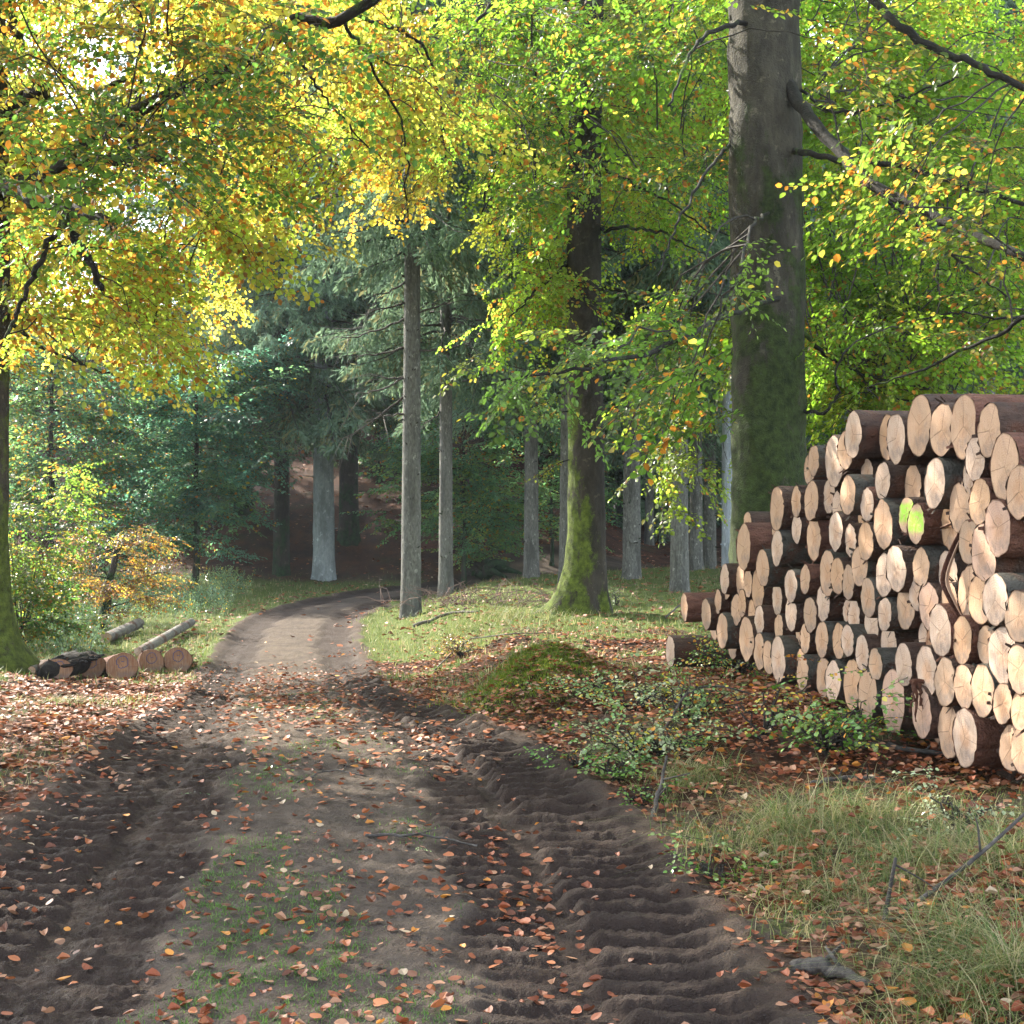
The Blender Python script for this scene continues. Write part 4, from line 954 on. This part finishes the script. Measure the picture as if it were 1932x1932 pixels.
# near plants on the right bank
def bank_plants():
    A = [(.10, .22, .03), (.15, .27, .05), (.20, .28, .07)]
    B = [(.28, .38, .15), (.36, .38, .20), (.19, .32, .09)]
    Cc = [(.34, .10, .03), (.22, .20, .05), (.12, .20, .05), (.12, .22, .05)]
    for (px, py, H, W, lb, cols, aut, ns, sp, sc) in [
        (1560, 1425, .32, .30, 'leafy green sapling cluster in front of the stack', A, .06, 22, 3, .62),
        (1440, 1395, .42, .30, 'sapling with a few red and yellow leaves before the stack', Cc, .22, 9, 3, .5),
        (1390, 1275, .35, .42, 'pale green shoots covering the lone log at the left end of the stack', A, .12, 26, 3, .6),
        (1300, 1360, .28, .42, 'low bramble with pale glossy leaves on the bank', B, .06, 15, 3, .62),
        (1190, 1345, .25, .40, 'low bramble with silvery leaves beside the mossy mound', B, .05, 14, 3, .62),
        (1120, 1318, .20, .25, 'straggling bramble at the road side of the mound', B, .08, 15, 3, .6),
        (1230, 1440, .25, .35, 'sparse bramble above the green seedlings', B, .06, 30, 3, .55),
        (1090, 1460, .13, .14, 'fresh green seedling at the edge of the tyre ruts', A, .0, 9, 2, .5),
        (1170, 1475, .16, .16, 'bright green seedling patch beside the ruts', A, .0, 12, 2, .5),
        (1195, 1520, .10, .12, 'pale green seedling low at the rut edge', A, .0, 8, 2, .5),
        (1810, 1570, .14, .16, 'small sprig with whitish leaves among the grass', [(.25, .3, .14), (.3, .34, .18)], 0, 10, 2, .42),
        (1350, 1660, .08, .10, 'flat dark green rosette beside the leaf drift', A, 0, 7, 2, .5),
        (1165, 1145, .35, .12, 'thin shoot with pale leaves at the foot of the mossy beech', [(.2, .27, .09)], 0, 7, 2, .6),
        (870, 1240, .25, .3, 'withered brown shoot on the road bank', [(.16, .08, .03), (.2, .11, .04)], .1, 16, 3, .5)]:
        b = ground(px, py); shrub('bramble' if 'bramble' in lb else 'seedling', b, H, W, lb, 'plant', cols, aut, ns, sp, group='plants on the bank', scale=sc, tpls=FINE, droop=.1, zlo=.35, mat=M_BRAMBLE)
bank_plants()

# ------------------------------------------------------------------ fallen leaves, grass, moss, sticks
def scatter(n, y0, y1, umax, dens, rng):
    """random ground points in front of the camera, thicker where dens says so"""
    y = y0*(y1/y0)**rng.random(n*3); x = rng.uniform(-umax, umax, n*3)*(y+.8)
    l, al = road_lat(x, y); rut, strip, g, lit, out = masks(x, y, l, al)
    keep = rng.random(n*3) < dens(x, y, l, rut, strip, g, lit, out); k = np.where(keep)[0][:n]
    x, y = x[k], y[k]; z = macro(x, y, l[k])+micro(x, y, l[k], al[k], rut[k], strip[k], out[k])
    return x, y, z, l[k]
def fallen_leaves():
    rng = np.random.default_rng(17)
    def dens(x, y, l, rut, strip, g, lit, out):
        cl = ss(.35, .7, fbm(x*1.1, y*.8, 131, 3))
        d = (.028+.10*strip)*(1-.9*ss(17, 21, y))+.45*out*ss(1.3, 1.8, l)*(1.25-g)+.5*lit*(.4+.6*cl)*out
        d = d+.30*np.exp(-((l-.78)/.16)**2)*ss(.4, .6, fbm(x, y*.6, 137, 2))+.35*np.exp(-((l+1.7)/.5)**2)
        d = d+.45*ss(10, 13.5, y)*(1-ss(17, 21, y))*(np.abs(l) < 4)*(1-.62*rut)*(1-.35*strip)
        return np.clip(d*1.15, 0, 1)
    mb = MB()
    for (n, y0, y1, sc, um) in ((12500, 4.2, 9, .045, .50), (34000, 9, 22, .058, .40), (12000, 22, 52, .10, .38)):
        x, y, z, l = scatter(n, y0, y1, um, dens, rng); m = len(x)
        a = rng.uniform(0, 2*pi, m); Z = norm(np.stack([rng.normal(0, .30, m), rng.normal(0, .30, m), np.ones(m)], 1))
        Y = norm(np.stack([np.cos(a), np.sin(a), rng.normal(0, .15, m)], 1)); X = norm(np.cross(Y, Z)); Z = np.cross(X, Y)
        s = sc*rng.uniform(.5, 1.25, m); lf = (FALL if y0 < 9 else LEAF).copy(); lf[:, 1] -= .5; lq = FQ if y0 < 9 else LQ; kv = len(lf)
        curl = rng.uniform(-1.5, 3.0, (m, 1))
        L = lf[None]*s[:, None, None]; L[..., 2] *= curl
        z = z+np.where(l > halfw(y)+.25, .10, 0)*rng.random(m)**3*(y < 12)
        V = np.stack([x, y, z+.008+.012*rng.random(m)], 1)[:, None]+L[..., :1]*X[:, None]+L[..., 1:2]*Y[:, None]+L[..., 2:]*Z[:, None]
        k = rng.random(m)[:, None]
        c = np.where(k < .36, (.19, .050, .018), np.where(k < .60, (.29, .095, .035), np.where(k < .74, (.31, .155, .085), np.where(k < .94, (.13, .045, .022), np.where(k < .98, (.45, .18, .03), (.38, .28, .18))))))
        c = c*rng.uniform(.75, 1.15, (m, 1))
        mb.add(V.reshape(-1, 3), (lq[None]+np.arange(m)[:, None, None]*kv).reshape(-1, 4), 0, np.repeat(c, kv, 0))
    o = mb.build('fallen_leaves', M_LITTER, smooth=False); tag(o, 'brown and tan beech leaves strewn over track and banks', 'leaf litter', kind='stuff')
fallen_leaves()

def blades(mb, rng, x, y, z, h, w, lean, cols, segs=3):
    m = len(x); a = rng.uniform(0, 2*pi, m); dr = np.stack([np.cos(a), np.sin(a), np.zeros(m)], 1)*lean[:, None]; sd = np.stack([-np.sin(a), np.cos(a), np.zeros(m)], 1)
    t = np.linspace(0, 1, segs+1); P = np.stack([x, y, z-.01], 1)[:, None]+dr[:, None]*(h[:, None]*t**1.9)[..., None]
    P[..., 2] += h[:, None]*(t-.42*np.clip(lean, 0, 1.6)[:, None]*t**2.4)
    W = sd[:, None]*(w[:, None]*(1-t*.93))[..., None]
    V = np.stack([P-W, P+W], 2).reshape(m, -1, 3); k = (segs+1)*2
    q1 = np.array([[2*i, 2*i+1, 2*i+3, 2*i+2] for i in range(segs)]); q = (q1[None]+np.arange(m)[:, None, None]*k).reshape(-1, 4)
    mb.add(V.reshape(-1, 3), q, 0, np.repeat(cols, k, 0))
GC = np.array([(.10, .16, .035), (.16, .21, .05), (.28, .27, .10), (.42, .36, .19), (.07, .13, .03)])
def grass():
    rng = np.random.default_rng(23); mb = MB()
    # short green blades in the middle strip and on the far verges
    n = 150000; y = 4.2*(15/4.2)**rng.random(n); x = np.interp(y, ROAD[:, 1], ROAD[:, 0])+rng.uniform(-.7, .7, n)
    l, al = road_lat(x, y); rut, strip, g, lit, out = masks(x, y, l, al); k = rng.random(n) < g*strip*(.25+1.2*ss(.42, .6, fbm(x*7, y*7, 141, 3)))
    x, y = x[k], y[k]; z = macro(x, y, l[k])+micro(x, y, l[k], al[k], rut[k], strip[k], out[k]); m = len(x)
    blades(mb, rng, x, y, z, rng.uniform(.010, .038, m), rng.uniform(.0014, .0032, m), rng.uniform(.2, .9, m), GC[rng.choice([0, 0, 1, 4], m)]*np.array([.85, 1.1, .8])*rng.uniform(.8, 1.25, (m, 1)), 2)
    x, y, z, l = scatter(42000, 13, 46, .36, lambda x, y, l, rut, strip, g, lit, out: g*out*.9, rng); m = len(x)
    blades(mb, rng, x, y, z, rng.uniform(.05, .16, m), rng.uniform(.003, .007, m), rng.uniform(.2, 1.0, m), GC[rng.choice([0, 1, 1, 2, 3, 4], m)]*rng.uniform(.8, 1.25, (m, 1)), 2)
    x, y, z, l = scatter(12000, 4.4, 13, .42, lambda x, y, l, rut, strip, g, lit, out: g*out*.8, rng); m = len(x)
    blades(mb, rng, x, y, z, rng.uniform(.05, .17, m), rng.uniform(.0012, .0026, m), rng.uniform(.4, 1.5, m), GC[rng.choice([0, 1, 2, 3], m)]*rng.uniform(.8, 1.25, (m, 1)))
    o = mb.build('grass', M_GRASS, smooth=False); tag(o, 'short grass on the verges and between the ruts', 'grass', kind='stuff')
    # long tussocks on the right bank and at the foot of the trees
    for i, (px, py, wd_, n, hh, lb) in enumerate([(1480, 1590, .34, 900, .34, 'big arching tussock of yellow-green grass in the middle of the bank'), (1300, 1480, .22, 520, .24, 'pale grass tuft left of the big tussock'),
            (1700, 1640, .42, 750, .26, 'wide grass tussock under the lone dead branch'), (1880, 1640, .30, 700, .30, 'grass tussock at the right edge beside the branch tip'), (1800, 1790, .26, 700, .24, 'fresh green tussock right of the dead branch'),
            (1905, 1860, .22, 800, .30, 'tall bleached tussock in the lower right corner'), (1640, 1560, .30, 500, .24, 'thin green tussock between big tussock and stack'), (960, 1165, .9, 900, .32, 'sunlit tall grass left of the mossy beech'),
            (870, 1190, .7, 500, .20, 'low sunlit grass by the inner verge'), (110, 1330, .3, 420, .16, 'dry grass tuft in front of the left beech'), (300, 1268, .32, 500, .14, 'dry grass growing up the cut logs'),
            (1790, 1900, .2, 500, .2, 'green tuft among leaves in the bottom corner'), (1560, 1700, .25, 420, .2, 'thin tuft beside the leaf drift')]):
        b = ground(px, py); mb = MB(); a = rng.uniform(0, 2*pi, n); r = wd_*np.minimum(.8*np.abs(rng.normal(0, 1, n)), rng.uniform(1, 1.5, n))
        x = b[0]+r*np.cos(a); y = b[1]+r*np.sin(a)*1.3; z = full_height(x, y)
        blades(mb, rng, x, y, z, hh*rng.uniform(.3, 1.2, n), rng.uniform(.0010, .0026, n)*(1+.1*b[1]*.3), rng.uniform(.5, 2.2, n), GC[rng.choice([0, 1, 1, 2, 2, 3, 3, 4], n)]*rng.uniform(.8, 1.25, (n, 1)), 4)
        o = mb.build('grass_tussock', M_GRASS, smooth=False, loc=b); tag(o, lb, 'grass', 'grass tussocks')
grass()

def sticks():
    rng = np.random.default_rng(31)
    def gpt(px, py, up=0):
        b = ground(px, py); return b+[0, 0, up]
    mb = MB()                                  # forked branch on the right bank
    a = gpt(1590, 1785, .01); j = at(1668, 1745, a[1]+.02); P = spline([a, at(1630, 1768, a[1]+.01), j, at(1760, 1680, a[1]+.06), at(1850, 1610, a[1]+.12), at(1950, 1520, a[1]+.25)], 22)
    tube(mb, P, np.linspace(.013, .006, 22), 7, lumpy=.15)
    tube(mb, spline([j, at(1675, 1700, j[1]+.05), at(1690, 1618, j[1]+.08)], 8), np.linspace(.010, .006, 8), 6)
    tube(mb, spline([at(1690, 1632, j[1]+.075), at(1740, 1660, j[1]+.06), at(1800, 1700, j[1]+.02)], 8), np.linspace(.004, .002, 8), 5)
    tube(mb, spline([at(1850, 1610, a[1]+.12), at(1845, 1560, a[1]+.14), at(1840, 1540, a[1]+.15)], 6), np.linspace(.005, .002, 6), 5)
    tag(mb.build('fallen_branch', M_STICK), 'forked dead branch leaning over the grass in the lower right', 'branch', 'fallen sticks')
    for pts, r, lb in [([(1230, 1560, .02), (1245, 1530, .10), (1258, 1500, .20)], .014, 'short lichened stub poking up at the rut edge'),
                       ([(1530, 1492, .03), (1600, 1486, .05), (1700, 1490, .03)], .014, 'dark stick lying in front of the stack'),
                       ([(690, 1585, .02), (800, 1590, .03), (900, 1605, .02)], .008, 'thin dark twig lying across the right wheel track'),
                       ([(1245, 1410, .04), (1290, 1370, .18), (1340, 1352, .2), (1420, 1340, .1)], .010, 'bent bramble stem arching over the bank'),
                       ([(1255, 1170, .03), (1290, 1150, .1), (1330, 1140, .15)], .016, 'crooked stick left of the stack end'),
                       ([(560, 1480, .01), (620, 1465, .03), (690, 1470, .02)], .006, 'leafy twig lying on the middle strip'),
                       ([(1500, 1840, .02), (1560, 1850, .04), (1640, 1880, .03)], .03, 'broken bark slab at the lower right road edge'),
                       ([(820, 1270, .03), (880, 1225, .10), (960, 1215, .12), (1040, 1210, .1)], .010, 'thin withered stem on the road bank'),
                       ([(780, 1185, .03), (850, 1165, .06), (905, 1160, .05)], .03, 'mossy stick beside the spruce with dead branches'),
                       ([(1600, 1420, .04), (1700, 1425, .04), (1810, 1450, .05)], .02, 'weathered stick under the front of the stack')]:
        mb = MB(); P = spline([gpt(x, y, h) for x, y, h in pts], 14); P[1:-1] += rng.normal(0, .006, (12, 3)); tube(mb, P, np.linspace(r, r*.5, 14), 7, lumpy=.25, seed=int(pts[0][0]))
        for k in range(2):
            q = P[5+4*k]; tube(mb, [q, q+[rng.normal(0, .08), rng.normal(0, .08), .06]], [r*.4, r*.2], 4)
        tag(mb.build('fallen_branch', M_STICK), lb, 'branch', 'fallen sticks')
    # little root plate of a fallen tree, far centre
    mb = MB(); b = ground(915, 1098); 
    for k in range(16):
        a_ = rng.uniform(0, pi); L = rng.uniform(.3, .8); tube(mb, spline([[0, 0, .2], [cos(a_)*L*.5, rng.normal(0, .1), .2+sin(a_)*L*.5], [cos(a_)*L+.2, rng.normal(0, .2), .05+sin(a_)*L*.7]], 8), np.linspace(.16, .03, 8), 7, lumpy=.5, seed=k)
    tag(mb.build('root_plate', M_DARKB), 'dark upturned root plate under the young beech', 'root plate').location = b
    # moss cushion on the mound
    mb = MB(); n = 15000; b = ground(1015, 1245); x = b[0]+rng.normal(0, .30, n); y = b[1]+rng.normal(0, .5, n); z = full_height(x, y)
    c = np.array([(.14, .20, .015), (.22, .27, .03), (.10, .15, .015)])[rng.integers(0, 3, n)]
    blades(mb, rng, x, y, z, rng.uniform(.02, .055, n), rng.uniform(.004, .008, n), rng.uniform(.2, 1.2, n), c, 2)
    tag(mb.build('moss_cushion', M_GRASS, smooth=False), 'yellow-green moss cushion on the mound beside the track', 'moss')
    # bristling dead brushwood behind the verge
    mb = MB(); b = ground(900, 1140)
    for k in range(140):
        p = b+np.array([rng.normal(.3, .9), rng.normal(0, .6), 0]); v = np.array([rng.normal(0, .35), rng.normal(0, .2), rng.uniform(.15, .5)]); tube(mb, [p, p+v*.6, p+v+[rng.normal(0, .1), 0, -.08]], [.006, .005, .003], 4, cap=False)
    tn = NT('brushwood'); tn.bsdf((.13, .085, .07), .9); tag(mb.build('brushwood', tn.m), 'tangle of brown dead brushwood below the straight spruce', 'brushwood')
sticks()
def leafy_twigs():
    rng = np.random.default_rng(77)
    for (px, py, lb, cols) in [(500, 1452, 'green leafed twig lying on the middle strip', (.13, .22, .05)), (338, 1492, 'grey-green leafed twig lying by the left wheel track', (.10, .16, .07)),
                               (665, 1440, 'dark leafed twig lying near the right wheel track', (.09, .15, .06)), (785, 1607, 'single fresh pale green leaf sprig on the track', (.35, .48, .2))]:
        b = ground(px, py); b[2] = full_height([b[0]], [b[1]])[0]+.02; mb = MB()
        put_spray(mb, rng, FINE[rng.integers(6)], np.zeros(3), np.array([1, rng.normal(0, .4), .02]), np.array([0, -.1, 1.]), .42 if 'single' not in lb else .16, cols, 0)
        o = mb.build('leafy_twig', [M_BRAMBLE, M_TWIG], smooth=False); o.location = b; tag(o, lb, 'twig', 'leafy twigs on the track')
    mb = MB()
    for k, (x, y1) in enumerate([(1718, 1345), (1728, 1362), (1742, 1338)]):
        P = spline([at(1728+6*k-6, 1285, 7.93), at((x+1730)/2, 1308, 7.9), at(x, y1, 7.9)], 10); P[1:-1] += rng.normal(0, .006, (8, 3)); tube(mb, P, np.linspace(.014, .005, 10), 5, lumpy=.4, seed=k)
    P = spline([at(1716, 1288, 7.93), at(1730, 1284, 7.92), at(1745, 1287, 7.93)], 6); tube(mb, P, .012, 5)
    tag(mb.build('bark_strip', BARKS['r']), 'short tuft of shredded bark dangling over a low pinkish log end', 'bark strip')
leafy_twigs()

# ------------------------------------------------------------------ the air
def haze():
    mb = MB(); x0, x1, y0, y1, z0, z1 = -170, 170, -65, 225, -6, 27
    v = [(x, y, z) for x in (x0, x1) for y in (y0, y1) for z in (z0, z1)]
    mb.add(v, [[0, 1, 3, 2], [4, 6, 7, 5], [0, 4, 5, 1], [2, 3, 7, 6], [0, 2, 6, 4], [1, 5, 7, 3]])
    t = NT('haze_air'); p = t.n('VolumePrincipled'); p.inputs['Color'].default_value = (.85, .93, 1, 1); p.inputs['Density'].default_value = .00035; p.inputs['Anisotropy'].default_value = .3
    t.l(p.outputs[0], t.out.inputs['Volume'])
    o = mb.build('haze', t.m, smooth=False); o['kind'] = 'stuff'
haze()
